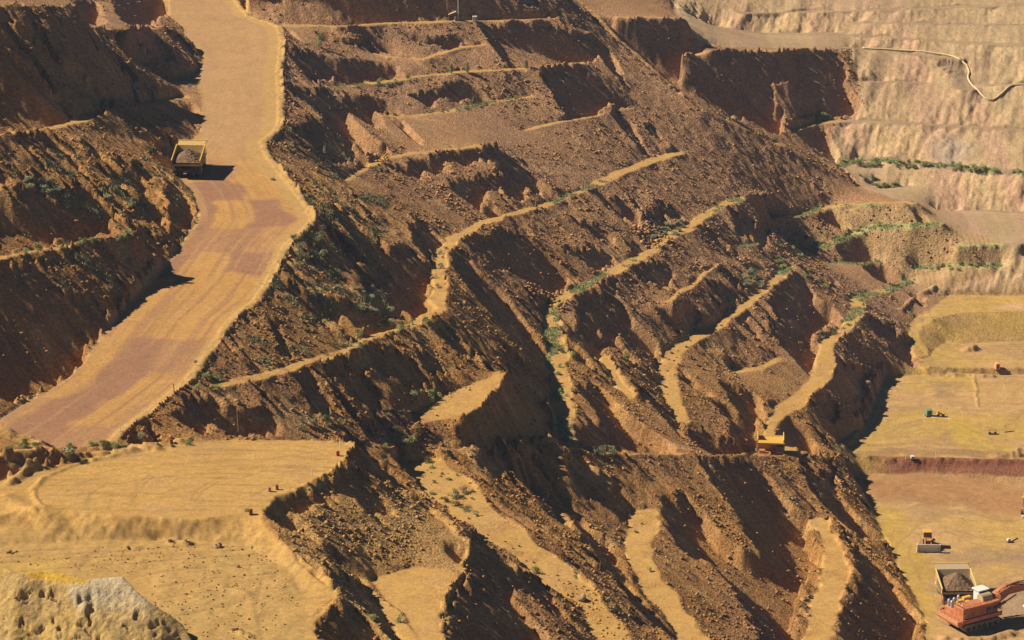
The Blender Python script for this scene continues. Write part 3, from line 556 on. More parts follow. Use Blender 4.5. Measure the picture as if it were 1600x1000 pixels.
ROUGHNESS = np.clip(1 - 0.85 * bench, 0.15, 1)
def sheet(name, mask, mat, smooth):
    """one piece of the ground: all quads whose lower left corner is in mask"""
    q = mask[:-1, :-1]; jj, ii = np.nonzero(q); idx = jj * NX + ii
    quads = np.stack([idx, idx + 1, idx + NX + 1, idx + NX], 1).ravel()
    used, inv = np.unique(quads, return_inverse=True)
    co = np.stack([GX.ravel()[used], GY.ravel()[used], HS.ravel()[used]], 1).astype(np.float32)
    me = bpy.data.meshes.new(name); nq = len(idx)
    me.vertices.add(len(used)); me.vertices.foreach_set("co", co.ravel())
    me.loops.add(nq * 4); me.loops.foreach_set("vertex_index", inv.ravel().astype(np.int32))
    me.polygons.add(nq); me.polygons.foreach_set("loop_start", np.arange(nq, dtype=np.int32) * 4)
    me.polygons.foreach_set("use_smooth", np.full(nq, smooth, bool))
    me.update(calc_edges=True)
    at_ = me.color_attributes.new("soil", 'FLOAT_COLOR', 'POINT')
    c = np.ones((len(used), 4), np.float32); c[:, :3] = T.reshape(-1, 3)[used]; c[:, 3] = ROUGHNESS.ravel()[used]; at_.data.foreach_set("color", c.ravel())
    me.materials.append(mat)
    o = bpy.data.objects.new(name, me); scene.collection.objects.link(o); o["kind"] = "structure"
    return o
m_floor = inside([at(a, b, 2)[:2] for a, b in FLOOR], GX, GY) & (GH < 11.5 * ZK)
m_fore = (~m_road) & (~m_floor) & (inside([(-900,700),(60,700),(200,690),(540,686),(560,692),(500,760),(420,785),(405,810),(440,850),(530,915),(490,965),(495,1040),(495,1400),(-900,1400)], PX, PY)) & (GY < 566)
m_fw = (~m_floor) & (inside(FW, PX, PY)) & (GY > 700)
m_slope = ~(m_road | m_floor | m_fore | m_fw)
sheet("haul_road", m_road, M_ROAD, True)
sheet("pit_floor", m_floor, M_FLAT, True)
sheet("foreground_ground", m_fore, M_FLAT, True)
sheet("far_pit_slope", m_fw, M_FAR, True)
sheet("terraced_hillside", m_slope, M_FACE, True)

# ------------------------------------------------------------------ air between the camera and the far wall
def haze():
    me = bpy.data.meshes.new("haze"); bm = bmesh.new(); bmesh.ops.create_cube(bm, size=1.0)
    for v in bm.verts: v.co = Vector((v.co.x * 700, 500 + v.co.y * 1240, (v.co.z + 0.5) * 310 - 12))
    bm.to_mesh(me); bm.free()
    o = bpy.data.objects.new("haze", me); scene.collection.objects.link(o); o["kind"] = "stuff"
    m = bpy.data.materials.new("haze"); m.use_nodes = True; n = m.node_tree.nodes; n.remove(n["Principled BSDF"])
    v = n.new("ShaderNodeVolumePrincipled"); v.inputs["Color"].default_value = (0.58, 0.73, 1.0, 1); v.inputs["Density"].default_value = HAZE
    v.inputs["Anisotropy"].default_value = 0.0
    m.node_tree.links.new(v.outputs[0], n["Material Output"].inputs["Volume"]); me.materials.append(m)
HAZE = 0.000045
if not os.environ.get("NOHAZE"): haze()
# ------------------------------------------------------------------ helpers for things
def hit(px, py, z0=None):
    """point of the ground seen at photo point (px,py)"""
    dx = (px - 800.0) / FPX; dy = -(py - 500.0) / FPX
    wy = CP + dy * SP; wz = -SP + dy * CP
    t = 395.0 / wy; last = None
    while t < 1100:
        x, y, z = dx * t, wy * t, CAM_H + wz * t
        if y > Y0 and y < Y1 - 1 and abs(x) < X1 - 1 and z <= ground(x, y): break
        t += 0.5
    lo, hi = t - 0.5, t
    for _ in range(12):
        m = (lo + hi) / 2; x, y, z = dx * m, wy * m, CAM_H + wz * m
        if z <= ground(x, y): hi = m
        else: lo = m
    return Vector((x, y, ground(x, y)))

MATS = {}
def mat(name, col, rough=0.6, metal=0.0, noise=0.15, scale=2.0, dust=0.0):
    if name in MATS: return MATS[name]
    m = bpy.data.materials.new(name); m.use_nodes = True; n = m.node_tree.nodes; l = m.node_tree.links; b = n["Principled BSDF"]
    b.inputs["Roughness"].default_value = rough; b.inputs["Metallic"].default_value = metal
    tc = n.new("ShaderNodeTexCoord"); t = n.new("ShaderNodeTexNoise"); t.inputs["Scale"].default_value = scale; t.inputs["Detail"].default_value = 6
    l.new(tc.outputs["Object"], t.inputs["Vector"])
    r = n.new("ShaderNodeValToRGB"); r.color_ramp.elements[0].position = 0.3; r.color_ramp.elements[1].position = 0.7
    d = Vector((0.36, 0.23, 0.10)); c = Vector(col)
    a0 = c * (1 - noise); a1 = (c * (1 + noise)).lerp(d, dust)
    r.color_ramp.elements[0].color = (*a0, 1); r.color_ramp.elements[1].color = (*[min(0.9, q) for q in a1], 1)
    l.new(t.outputs["Fac"], r.inputs[0]); l.new(r.outputs[0], b.inputs["Base Color"]); MATS[name] = m
    return m
YEL = mat("yellow paint", (0.72, 0.40, 0.05), 0.5, dust=0.35); ORA = mat("orange paint", (0.60, 0.19, 0.04), 0.7, noise=0.25, dust=0.40)
RED = mat("red orange paint", (0.50, 0.13, 0.045), 0.75, noise=0.3, scale=0.9, dust=0.45); BEI = mat("worn bed steel", (0.45, 0.33, 0.20), 0.6, dust=0.4)
DRK = mat("dark steel", (0.045, 0.035, 0.03), 0.7, dust=0.15); TYR = mat("tyre rubber", (0.035, 0.03, 0.028), 0.9, dust=0.25)
WHT = mat("white paint", (0.75, 0.72, 0.66), 0.5, dust=0.15); GLS = mat("window glass", (0.05, 0.07, 0.09), 0.1)
GRY = mat("bare steel", (0.42, 0.42, 0.42), 0.45, 0.3, dust=0.1); ORE = mat("broken ore", (0.17, 0.10, 0.048), 0.95, noise=0.45, scale=1.6)
GRN = mat("green paint", (0.10, 0.26, 0.17), 0.5); LMP = mat("lamp lens", (0.8, 0.78, 0.7), 0.2); TLR = mat("red lens", (0.7, 0.02, 0.02), 0.3)
MAR = mat("maroon drum paint", (0.20, 0.02, 0.03), 0.5); WOD = mat("timber", (0.40, 0.27, 0.12), 0.9); PIP = mat("poly pipe", (0.75, 0.60, 0.32), 0.6)
DUSTY = mat("dusty track steel", (0.30, 0.21, 0.11), 0.9, dust=0.3)

class MB:
    def __init__(s): s.bm = bmesh.new()
    def box(s, cx, cy, cz, sx, sy, sz, rot=None, bev=0.04):
        r = bmesh.ops.create_cube(s.bm, size=1.0); vs = r['verts']
        for v in vs: v.co = Vector((v.co.x * sx, v.co.y * sy, v.co.z * sz))
        if bev > 0 and min(sx, sy, sz) > bev * 3:
            es = list({e for v in vs for e in v.link_edges}); rb = bmesh.ops.bevel(s.bm, geom=es, offset=bev, segments=1, affect='EDGES')
            vs = list({v for f in rb['faces'] for v in f.verts} | {v for v in vs if v.is_valid})
        M = Matrix.Translation((cx, cy, cz)) @ (rot.to_4x4() if rot else Matrix.Identity(4))
        for v in vs: v.co = M @ v.co
        return s
    def prism(s, prof, x0, x1, axis='x'):
        a = [s.bm.verts.new((x0, p[0], p[1])) if axis == 'x' else s.bm.verts.new((p[0], x0, p[1])) for p in prof]
        b = [s.bm.verts.new((x1, p[0], p[1])) if axis == 'x' else s.bm.verts.new((p[0], x1, p[1])) for p in prof]
        n = len(prof); s.bm.faces.new(a); s.bm.faces.new(b[::-1])
        for i in range(n): s.bm.faces.new((a[i], b[i], b[(i + 1) % n], a[(i + 1) % n]))
        return s
    def tube(s, pts, r, seg=8):
        P = [Vector(p) for p in pts]; rings = []
        for i, p in enumerate(P):
            d = (P[min(i + 1, len(P) - 1)] - P[max(i - 1, 0)]).normalized()
            a = d.orthogonal().normalized() if not rings else (ax - d * ax.dot(d)).normalized()
            ax = a; b = d.cross(a); rr = r[i] if isinstance(r, (list, tuple)) else r
            rings.append([s.bm.verts.new(p + (a * math.cos(t) + b * math.sin(t)) * rr) for t in [2 * math.pi * k / seg for k in range(seg)]])
        for q, w_ in zip(rings[:-1], rings[1:]):
            for k in range(seg): s.bm.faces.new((q[k], q[(k + 1) % seg], w_[(k + 1) % seg], w_[k]))
        s.bm.faces.new(rings[0][::-1]); s.bm.faces.new(rings[-1]); return s
    def heap(s, cx, cy, z, rx, ry, h, seed, nx=15, rough=0.12):
        rnd = random.Random(seed); V = {}
        for i in range(nx):
            for j in range(nx):
                u = i / (nx - 1) * 2 - 1; v = j / (nx - 1) * 2 - 1; d = max(abs(u), abs(v)); c = math.hypot(u, v)
                k = max(0, 1 - 0.55 * d - 0.45 * c) if d < 0.999 else 0
                V[i, j] = s.bm.verts.new((cx + u * rx, cy + v * ry, z + h * k + (rnd.uniform(-rough, rough) if d < 0.999 else 0)))
        for i in range(nx - 1):
            for j in range(nx - 1): s.bm.faces.new((V[i, j], V[i + 1, j], V[i + 1, j + 1], V[i, j + 1]))
        return s
    def build(s, name, m, parent=None, label=None, smooth=False):
        bmesh.ops.recalc_face_normals(s.bm, faces=s.bm.faces); me = bpy.data.meshes.new(name); s.bm.to_mesh(me); s.bm.free()
        if smooth: me.polygons.foreach_set("use_smooth", [True] * len(me.polygons))
        me.materials.append(m); o = bpy.data.objects.new(name, me); scene.collection.objects.link(o)
        if parent: o.parent = parent
        if label: o["label"] = label
        return o
def tag(o, label, cat, group=None):
    o["label"] = label; o["category"] = cat
    if group: o["group"] = group
    return o
def thing(name, loc, rz, label, cat, group=None):
    o = bpy.data.objects.new(name, None); scene.collection.objects.link(o); o.location = loc; o.rotation_euler = (0, 0, rz)
    return tag(o, label, cat, group)

# ------------------------------------------------------------------ haul trucks (front looks along local +y)
def haul_truck(loc, rz, label, bodyc, bedc, railc, W=7.6, pitch=0.0):
    t = thing("haul_truck", loc, rz, label, "haul truck", "haul trucks working in the pit"); t.rotation_euler.x = pitch
    h = W / 2
    f = MB(); f.box(0, -0.5, 1.9, 2.4, 10.5, 0.9); f.box(0, -3.6, 1.7, 3.2, 1.4, 1.4); f.box(0, 4.6, 1.5, W * 0.8, 0.6, 0.9); f.build("chassis", DRK, t)
    prof = [(-6.2, 4.15), (-5.9, 3.75), (-4.0, 3.15), (2.0, 2.55), (3.3, 6.2), (6.4, 6.45), (6.4, 6.15), (3.75, 5.95), (2.45, 2.2), (-4.1, 2.8), (-6.2, 3.6)]
    b = MB(); b.prism([(q[0], q[1]) for q in prof], -h + 0.22, h - 0.22)
    side = [(-6.2, 3.7), (-6.1, 4.95), (3.3, 6.25), (2.0, 2.45), (-4.0, 2.95)]
    b.prism(side, -h, -h + 0.2); b.prism(side, h - 0.2, h)
    for yy in (-4.6, -3.0, -1.4, 0.2):
        for sx in (-1, 1): b.box(sx * (h + 0.09), yy, 4.1, 0.18, 0.3, 2.0, bev=0)
    bed = b.build("dump_body", bedc, t)
    rl = MB(); rl.tube([(-h + .1, -6.15, 5.0), (-h + .1, 3.3, 6.33)], 0.16, 6); rl.tube([(h - .1, -6.15, 5.0), (h - .1, 3.3, 6.33)], 0.16, 6); rl.box(0, 6.32, 6.42, W + 0.1, 0.3, 0.34, bev=0); rl.build("top_rail", railc, bed)
    dk = MB(); dk.box(0, 4.7, 3.05, W * 0.96, 2.6, 0.22); dk.box(2.2, 4.7, 3.6, 1.5, 1.3, 0.9); dk.build("deck", bodyc, t)
    hd = MB(); hd.box(0, 4.8, 2.2, 2.7, 2.6, 1.5); g_ = hd.build("engine_hood", bodyc, t)
    gr = MB(); gr.box(0, 6.14, 2.2, 2.1, 0.1, 1.2, bev=0); gr.build("grille", DRK, g_)
    cb = MB(); cb.box(-2.35, 4.6, 4.15, 2.0, 1.9, 1.95, bev=0.1); c_ = cb.build("cab", bodyc, t)
    wn = MB(); wn.box(-2.35, 5.57, 4.45, 1.7, 0.06, 1.0, bev=0); wn.box(-3.37, 4.6, 4.45, 0.06, 1.4, 0.95, bev=0); wn.build("window", GLS, c_)
    bp = MB(); bp.box(0, 6.3, 1.25, W * 0.86, 0.5, 0.7, bev=0.08); bm_ = bp.build("bumper", WHT if bodyc is ORA else bodyc, t)
    for sx in (-1, 1):
        ld = MB()
        ld.tube([(sx * 0.9, 6.75, 0.9), (sx * 2.3, 6.3, 3.1)], 0.07, 5); ld.tube([(sx * 1.5, 6.75, 0.9), (sx * 2.9, 6.3, 3.1)], 0.07, 5)
        for k in range(6): q = (k + .5) / 6; ld.box(sx * (1.2 + 1.4 * q), 6.75 - .45 * q, 0.9 + 2.2 * q, 0.6, 0.16, 0.05, bev=0)
        ld.build("ladder", YEL, t)
        hl = MB(); hl.box(sx * W * 0.36, 6.58, 1.5, 0.7, 0.12, 0.4, bev=0); hl.build("headlight", LMP, bm_)
        tl = MB(); tl.box(sx * 1.1, -5.6, 2.4, 0.35, 0.12, 0.35, bev=0); tl.build("tail_light", TLR, t)
    rg = MB()
    for xx in (h * .94, h * .5, -0.2, -1.0): rg.tube([(xx, 5.9, 3.1), (xx, 5.9, 4.1)], 0.05, 5)
    rg.tube([(h * .94, 5.9, 4.1), (-1.0, 5.9, 4.1)], 0.05, 5); rg.tube([(h * .94, 5.9, 3.6), (-1.0, 5.9, 3.6)], 0.04, 5); rg.build("handrail", YEL, t)
    for ay, ar in ((-3.6, 0.6), (3.4, 0.35)): ax = MB(); ax.tube([(-3.2, ay, 1.75), (3.2, ay, 1.75)], ar, 10); ax.build("axle", DRK, t)
    for (wx, wy) in ((-3.05, 3.4), (3.05, 3.4), (-3.15, -3.6), (3.15, -3.6), (-1.85, -3.6), (1.85, -3.6)):
        ty = MB(); ty.tube([(wx - .55, wy, 1.75), (wx - .45, wy, 1.75), (wx + .45, wy, 1.75), (wx + .55, wy, 1.75)], [1.45, 1.75, 1.75, 1.45], 20); w_ = ty.build("wheel", TYR, t)
        rm = MB(); rm.tube([(wx - .58, wy, 1.75), (wx + .58, wy, 1.75)], 0.75, 12); rm.build("rim", bodyc, w_)
    return t
def load(truck, label, W=7.6, hgt=2.3, seed=1):
    m = MB(); m.heap(0, -1.6, 4.35, W / 2 - 0.3, 4.3, hgt, seed, 21, 0.11)
    o = m.build("ore_heap", ORE); o.matrix_world = truck.matrix_world.copy(); o.location = truck.location; o.rotation_euler = truck.rotation_euler
    tag(o, label, "ore heap", "ore heaped in truck bodies")
GOLD = mat("gold yellow paint", (0.80, 0.50, 0.08), 0.5, dust=0.3)
p1 = hit(297, 268); t1 = haul_truck(p1 + Vector((0, 0, 0.05)), math.radians(-3), "yellow haul truck seen from behind, climbing the wide haul road at upper left", YEL, mat("worn yellow body", (0.60, 0.38, 0.12), 0.6, noise=0.3, dust=0.4), GOLD, 7.7, math.radians(4))
load(t1, "dark ore heaped in the yellow truck climbing the haul road", 7.7, 2.4, 3)
TRUCK2 = Vector(T2)
p3 = hit(1494, 942); t3 = haul_truck(Vector((p3.x, p3.y + 3.0, ground(p3.x, p3.y + 3.0) + 0.05)), math.radians(2), "haul truck with bare steel body parked behind the large red excavator", ORA, BEI, GOLD, 8.7)
load(t3, "pointed brown ore heap in the truck body behind the red excavator", 8.7, 3.3, 5)
q4 = hit(1622, 803); t4 = haul_truck(q4, math.radians(158), "orange haul truck cut off by the right edge of the photo", ORA, YEL, GOLD, 7.2)
t2 = haul_truck(Vector((TRUCK2.x, TRUCK2.y, ground(TRUCK2.x, TRUCK2.y) + 0.05)), math.radians(175), "orange haul truck with yellow body, front towards us, half hidden by the lower road crest", ORA, YEL, GOLD, 7.0)

# ------------------------------------------------------------------ excavator (boom reaches along local +y)
def excavator(loc, rz):
    t = thing("excavator", loc, rz, "large red-orange mining excavator reaching out of the photo at lower right", "excavator")
    for sx in (-1, 1):
        tr = MB(); pr = [(-4.6, 0.5), (-4.9, 1.1), (-4.3, 1.75), (4.3, 1.75), (4.9, 1.1), (4.6, 0.5), (4.0, 0.0), (-4.0, 0.0)]
        tr.prism(pr, sx * 2.5 - 0.7, sx * 2.5 + 0.7); k_ = tr.build("crawler_track", DUSTY, t)
        sh = MB()
        for k in range(16): sh.box(sx * 2.5, -4.1 + k * 0.55, 1.8, 1.55, 0.4, 0.12, bev=0)
        for k in range(6): sh.tube([(sx * 3.15, -3.6 + 1.44 * k, 0.75), (sx * 3.3, -3.6 + 1.44 * k, 0.75)], 0.45, 12)
        sh.build("track_roller", DRK, k_)
    u = MB(); u.box(0, 0, 1.3, 4, 5, 0.9); u.tube([(0, 0, 1.5), (0, 0, 2.4)], 2.0, 20); u.build("turntable", DRK, t)
    hs = MB(); hs.box(0, -0.6, 2.75, 7.4, 10.4, 0.7, bev=0.12); hs.box(1.9, -0.9, 4.4, 3.4, 9.2, 2.7, bev=0.1); hs.box(-1.5, -2.0, 3.7, 3.2, 6.5, 1.3, bev=0.08); hs.box(2.6, 3.6, 5.6, 1.7, 1.6, 0.5); body = hs.build("house", RED, t)
    cw = MB(); cw.prism([(-6.6, 1.9), (-6.9, 2.5), (-6.9, 3.1), (-5.7, 3.15), (-5.7, 1.8)], -3.6, 3.6); cw.build("counterweight", mat("sunlit red paint", (0.62, 0.24, 0.12), 0.6, dust=0.35), t)  # paler red stands in for strong sunlight on the rear
    sk = MB(); sk.box(3.85, -0.6, 3.0, 0.35, 10.6, 0.9); sk.box(-3.85, -0.6, 3.0, 0.35, 10.6, 0.9); sk.build("side_walkway", RED, body)
    lv = MB()
    for k in range(2): lv.box(3.63, 1.3 + 1.7 * k, 4.25, 0.06, 1.3, 1.6, bev=0)
    lv.build("vent_grille", DRK, body)
    cb = MB(); cb.box(-1.0, 2.6, 5.9, 1.9, 2.3, 2.5, bev=0.1); cb.box(-1.0, 2.6, 7.25, 2.5, 3.0, 0.18); cab = cb.build("cab", WHT, t)
    wn = MB(); wn.box(-1.0, 3.78, 6.2, 1.6, 0.06, 1.5, bev=0); wn.box(-1.98, 2.6, 6.2, 0.06, 1.8, 1.4, bev=0); wn.box(-0.02, 2.6, 6.2, 0.06, 1.8, 1.4, bev=0); wn.build("window", GLS, cab)
    tk = MB(); tk.tube([(1.2, 0.8, 6.0), (1.2, 3.4, 6.0)], 1.05, 18); tk.build("air_filter_tank", BEI, t)
    for (ex, ey) in ((-2.4, -4.6), (-1.4, -4.6), (-2.4, -3.2), (0.6, -4.2), (1.6, -4.2), (-3.0, -1.6)):
        e = MB(); e.tube([(ex, ey, 4.0), (ex, ey, 5.6), (ex, ey, 5.9)], [0.36, 0.36, 0.18], 10); e.build("exhaust_stack", GRY, t)
    en = MB(); en.box(-1.9, -2.3, 4.8, 1.0, 1.6, 1.0); en.box(-0.4, -1.2, 4.9, 0.8, 1.0, 1.1); en.box(-3.0, 0.6, 4.4, 0.9, 2.0, 1.4); en.box(0.3, -3.4, 5.2, 0.5, 2.4, 0.4); en.build("engine", YEL, t)
    rl = MB()
    for (x0, y0, x1, y1, zz) in ((4.0, -5.8, 4.0, 4.6, 3.45), (-3.5, -6.7, 3.5, -6.7, 3.1), (-4.0, -5.8, -4.0, 4.6, 3.45), (3.5, -5.4, 3.5, 3.6, 5.35), (0.3, -5.4, 3.5, -5.4, 5.35), (3.5, 4.4, 1.9, 4.4, 5.85)):
        n = 7
        for k in range(n): a = k / (n - 1); rl.tube([(x0 + (x1 - x0) * a, y0 + (y1 - y0) * a, zz), (x0 + (x1 - x0) * a, y0 + (y1 - y0) * a, zz + 1.0)], 0.05, 5)
        rl.tube([(x0, y0, zz + 1), (x1, y1, zz + 1)], 0.055, 5); rl.tube([(x0, y0, zz + .5), (x1, y1, zz + .5)], 0.045, 5)
    rl.build("handrail", ORA, t)
    bo = MB(); bo.prism([(3.6, 3.3), (4.2, 2.9), (6.0, 3.6), (9.0, 5.2), (13.5, 5.2), (17.2, 4.2), (17.3, 4.9), (13.8, 6.5), (9.0, 7.0), (6.0, 6.0), (4.0, 4.6)], -0.1 - 0.75, 0.9)
    bm_ = bo.build("boom", RED, t)
    cy = MB()
    for sx in (-1.15, 1.2): cy.tube([(sx, 5.0, 3.0), (sx, 7.8, 3.9), (sx, 7.8, 3.9), (sx, 10.6, 4.9)], [0.33, 0.33, 0.17, 0.17], 10)
    cy.tube([(0.0, 8.6, 6.9), (0.0, 12.0, 7.2), (0.0, 12.0, 7.2), (0.0, 16.0, 7.0)], [0.3, 0.3, 0.15, 0.15], 10); cy.build("hydraulic_cylinder", RED, bm_)
    hs = MB(); hs.tube([(0.5, 4.6, 4.9), (0.5, 7, 6.7), (0.5, 10, 7.3), (0.5, 14, 6.9)], 0.1, 6); hs.build("hose", DRK, bm_)
    st = MB(); st.prism([(15.4, 7.2), (16.6, 7.6), (17.9, 4.8), (18.6, 0.6), (17.7, 0.4), (16.6, 4.2)], -0.55, 0.6); st.build("stick", RED, t)
    bk = MB(); bk.prism([(18.8, 1.5), (17.0, 2.1), (15.6, 1.4), (15.3, 0.6), (16.2, 0.1), (18.0, 0.2)], -1.7, 1.7); bk_ = bk.build("bucket", DRK, t)
    te = MB()
    for k in range(5): te.prism([(15.45, 0.7), (15.05, 0.2), (15.75, 0.4)], -1.6 + k * 0.72, -1.25 + k * 0.72)
    te.build("bucket_tooth", GRY, bk_)
    return t
pe = hit(1519, 975); EX = excavator(Vector((pe.x, pe.y, ground(pe.x, pe.y) + 0.05)), math.radians(-60)); EX.scale = (1.13, 1.13, 1.13)

# ------------------------------------------------------------------ bulldozer (front looks along local +y)
def dozer(loc, rz):
    t = thing("bulldozer", loc, rz, "orange bulldozer with wide pale steel blade, facing us on the ochre pit floor", "bulldozer")
    for sx in (-1, 1):
        tr = MB(); tr.prism([(-3.0, 0.25), (-3.2, 0.9), (-0.6, 2.15), (0.6, 2.15), (2.4, 0.95), (2.5, 0.4), (2.1, 0.0), (-2.6, 0.0)], sx * 1.6 - 0.4, sx * 1.6 + 0.4); k_ = tr.build("crawler_track", DUSTY, t)
        g = MB()
        for k in range(8): g.box(sx * 1.6, -2.3 + k * 0.62, 0.04, 0.9, 0.14, 0.12, bev=0)
        g.build("track_shoe", DRK, k_)
        ar = MB(); ar.tube([(sx * 2.25, -0.9, 0.9), (sx * 2.25, 3.1, 0.6)], 0.22, 8); ar.build("push_arm", ORA, t)
        lc = MB(); lc.tube([(sx * 0.75, 1.5, 2.9), (sx * 0.75, 2.9, 1.3)], 0.16, 8); lc.build("lift_cylinder", ORA, t)
        hl = MB(); hl.box(sx * 0.9, 2.0, 2.95, 0.35, 0.15, 0.3, bev=0); hl.build("headlight", LMP, t)
    hd = MB(); hd.box(0, 1.0, 1.9, 1.7, 2.4, 1.7, bev=0.12); hd.box(0, -1.9, 1.7, 2.0, 2.4, 1.4); bd = hd.build("engine_hood", ORA, t)
    gr = MB(); gr.box(0, 2.22, 1.9, 1.3, 0.08, 1.3, bev=0); gr.build("grille", DRK, bd)
    cb = MB(); cb.box(0, -0.7, 3.2, 1.9, 1.9, 1.7, bev=0.15); c_ = cb.build("cab", GLS, t)
    rf = MB(); rf.box(0, -0.7, 4.15, 2.3, 2.3, 0.22, bev=0.06)
    for sx in (-1, 1):
        for sy in (-1.6, 0.2): rf.tube([(sx * 0.98, sy, 2.2), (sx * 0.98, sy, 4.1)], 0.1, 6)
    rf.build("cab_roof", YEL, c_)
    bl = MB(); arc = [(3.5, 0.05), (3.25, 0.5), (3.15, 1.1), (3.3, 1.7), (3.65, 2.15)]; bk = [(y - 0.22, z) for y, z in arc][::-1]
    bl.prism(arc + bk, -2.85, 2.85); b_ = bl.build("blade", mat("polished blade steel", (0.72, 0.68, 0.60), 0.45, 0.0, dust=0.15), t, smooth=False)
    for sx in (-1, 1): e = MB(); e.prism([(3.0, 0.0), (3.0, 2.2), (3.8, 2.15), (3.75, 0.0)], sx * 2.85, sx * 2.95); e.build("blade_end_plate", WHT, b_)
    ex = MB(); ex.tube([(0.5, 1.0, 2.7), (0.5, 1.0, 3.7)], 0.1, 8); ex.build("exhaust_pipe", DRK, bd)
    rp = MB(); rp.box(0, -3.6, 1.3, 1.2, 0.8, 0.8); rp.prism([(-3.9, 1.5), (-4.3, 1.5), (-4.5, 0.1), (-4.3, 0.1)], -0.2, 0.2); rp.build("ripper", DRK, t)
    return t
pd = hit(1451, 862); dozer(Vector((pd.x, pd.y + 3.0, ground(pd.x, pd.y + 3.0) + 0.03)), math.radians(178))

# ------------------------------------------------------------------ small plant on the far pit floor
def skid(px, py, label, cat, col, sx, sy, sz, name="pump_unit", rz=0.2):
    p = hit(px, py); t = thing(name, p, rz, label, cat)
    a = MB(); a.box(0, 0, 0.2, sx * 1.15, sy * 1.15, 0.22); a.build("skid", DRK, t)
    b = MB(); b.box(0, 0, 0.3 + sz / 2, sx, sy, sz, bev=0.08); bb = b.build("housing", col, t)
    c = MB(); c.box(0, -sy / 2 - 0.02, 0.3 + sz * 0.5, sx * 0.35, 0.05, sz * 0.6, bev=0); c.build("door", DRK, bb)
    d = MB(); d.tube([(sx * .3, 0, 0.3 + sz), (sx * .3, 0, 0.9 + sz)], 0.1, 6); d.build("exhaust_pipe", GRY, bb)
    return t
pp = skid(1451, 650, "green boxed pump unit standing on the pit floor", "pump", GRN, 1.7, 1.5, 1.6)
pm = hit(1469, 651); tr = thing("pump_trailer", pm, 0.1, "small rusty yellow pipe trailer right of the green pump", "trailer")
a = MB(); a.box(0, 0, 0.9, 2.2, 1.0, 0.25); a.box(-0.6, 0, 1.4, 0.7, 0.7, 0.7); a.tube([(1.1, 0, 0.9), (2.2, 0, 0.5)], 0.07, 6); a.build("frame", YEL, tr)
for sx in (-0.7, 0.7):
    b = MB(); b.tube([(sx, -0.62, 0.5), (sx, -0.42, 0.5)], 0.48, 12); b.build("wheel", TYR, tr)
def ground_tube(name, pts, r, m, label, cat, lift=0.0, step=1.5, group=None):
    P = [hit(*p) for p in pts]; Q = []
    for a, b in zip(P[:-1], P[1:]):
        n = max(1, int((b - a).length / step))
        for k in range(n): Q.append(a.lerp(b, k / n))
    Q.append(P[-1]); Q = [Vector((v.x, v.y, max(ground(v.x, v.y), v.z - 1.2) + r * 0.8 + lift)) for v in Q]
    S = []
    for i in range(len(Q)): S.append(sum((Q[max(0, min(len(Q) - 1, i + d))] for d in (-1, 0, 1)), Vector()) / 3)
    b = MB(); b.tube(S, r, 7); o = b.build(name, m, None, None, True); return tag(o, label, cat, group)
ground_tube("hose", [(1452,652),(1462,653),(1476,653),(1490,657)], 0.10, PIP, "pale hose lying beside the green pump unit", "hose")
ground_tube("pipe", [(1566,676),(1576,675),(1589,673)], 0.12, DRK, "short dark pipe lying on the pit floor near the right edge", "pipe")
ground_tube("pipeline", [(1345,76),(1380,77),(1420,80),(1455,83),(1484,87),(1503,95),(1516,107),(1511,122),(1519,135),(1533,149),(1545,159),(1556,155),(1570,143),(1580,134),(1600,133),(1640,134)], 0.33, mat("pale yellow pipe", (0.66, 0.50, 0.26), 0.7), "long pale yellow pipeline winding along the far pit wall bench", "pipeline")
skid(1558, 578, "orange and white service machine on the far end of the pit floor", "service machine", mat("bright orange panel", (0.85, 0.33, 0.10), 0.5), 1.3, 1.6, 1.9, "service_unit", 0.1)
skid(1426, 718, "small white box beside posts above the dark red cut bank", "equipment box", WHT, 1.1, 0.9, 0.8, "equipment_box", 0.0)
t = thing("portable_rig", hit(1550, 678), 0.05, "low open-frame trailer standing on the pit floor near the right edge", "trailer")
a = MB(); a.box(0, 0, 0.5, 2.4, 1.0, 0.2)
for sx in (-1.1, 1.1):
    for sy in (-.45, .45): a.tube([(sx, sy, 0.5), (sx, sy, 1.2)], 0.06, 5)
a.tube([(-1.1, -.45, 1.2), (1.1, -.45, 1.2)], 0.06, 5); a.tube([(-1.1, .45, 1.2), (1.1, .45, 1.2)], 0.06, 5); a.build("frame", BEI, t)
for sx in (-0.8, 0.8): b = MB(); b.tube([(sx, -0.6, 0.4), (sx, -0.4, 0.4)], 0.4, 10); b.build("wheel", TYR, t)
skid(1576, 847, "small white pump on the near pit floor beside a hose", "pump", WHT, 0.9, 0.7, 0.7, "small_pump", 0.3)
ground_tube("hose", [(1578,847),(1586,845),(1592,839)], 0.12, DRK, "dark hose curling beside the small white pump", "hose")

# ------------------------------------------------------------------ mast and cabinets on the top bench
pt = hit(716, 33); t = thing("radio_mast", pt, 0, "tall pale radio mast rising from the top bench out of the photo", "mast")
a = MB(); a.tube([(0, 0, 0), (0, 0, 14)], 0.11, 8); a.build("pole", mat("galvanised pole", (0.62, 0.60, 0.58), 0.5), t)
a = MB(); a.box(0, 0, 9, 0.9, 0.08, 0.5, bev=0); a.build("antenna", WHT, t)
t = thing("water_tank", hit(711, 32), 0, "short white tank at the foot of the radio mast", "tank"); a = MB(); a.tube([(0, 0, 0), (0, 0, 1.4), (0, 0, 1.55)], [0.42, 0.42, 0.2], 14); tb = a.build("tank_shell", WHT, t, None, False); a = MB(); a.tube([(0.3, 0, 1.4), (0.3, 0, 1.7)], 0.07, 6); a.build("valve", DRK, t)
t = thing("equipment_shelter", hit(707, 30), 0.1, "small shelter with sloping timber roof left of the radio mast", "shelter")
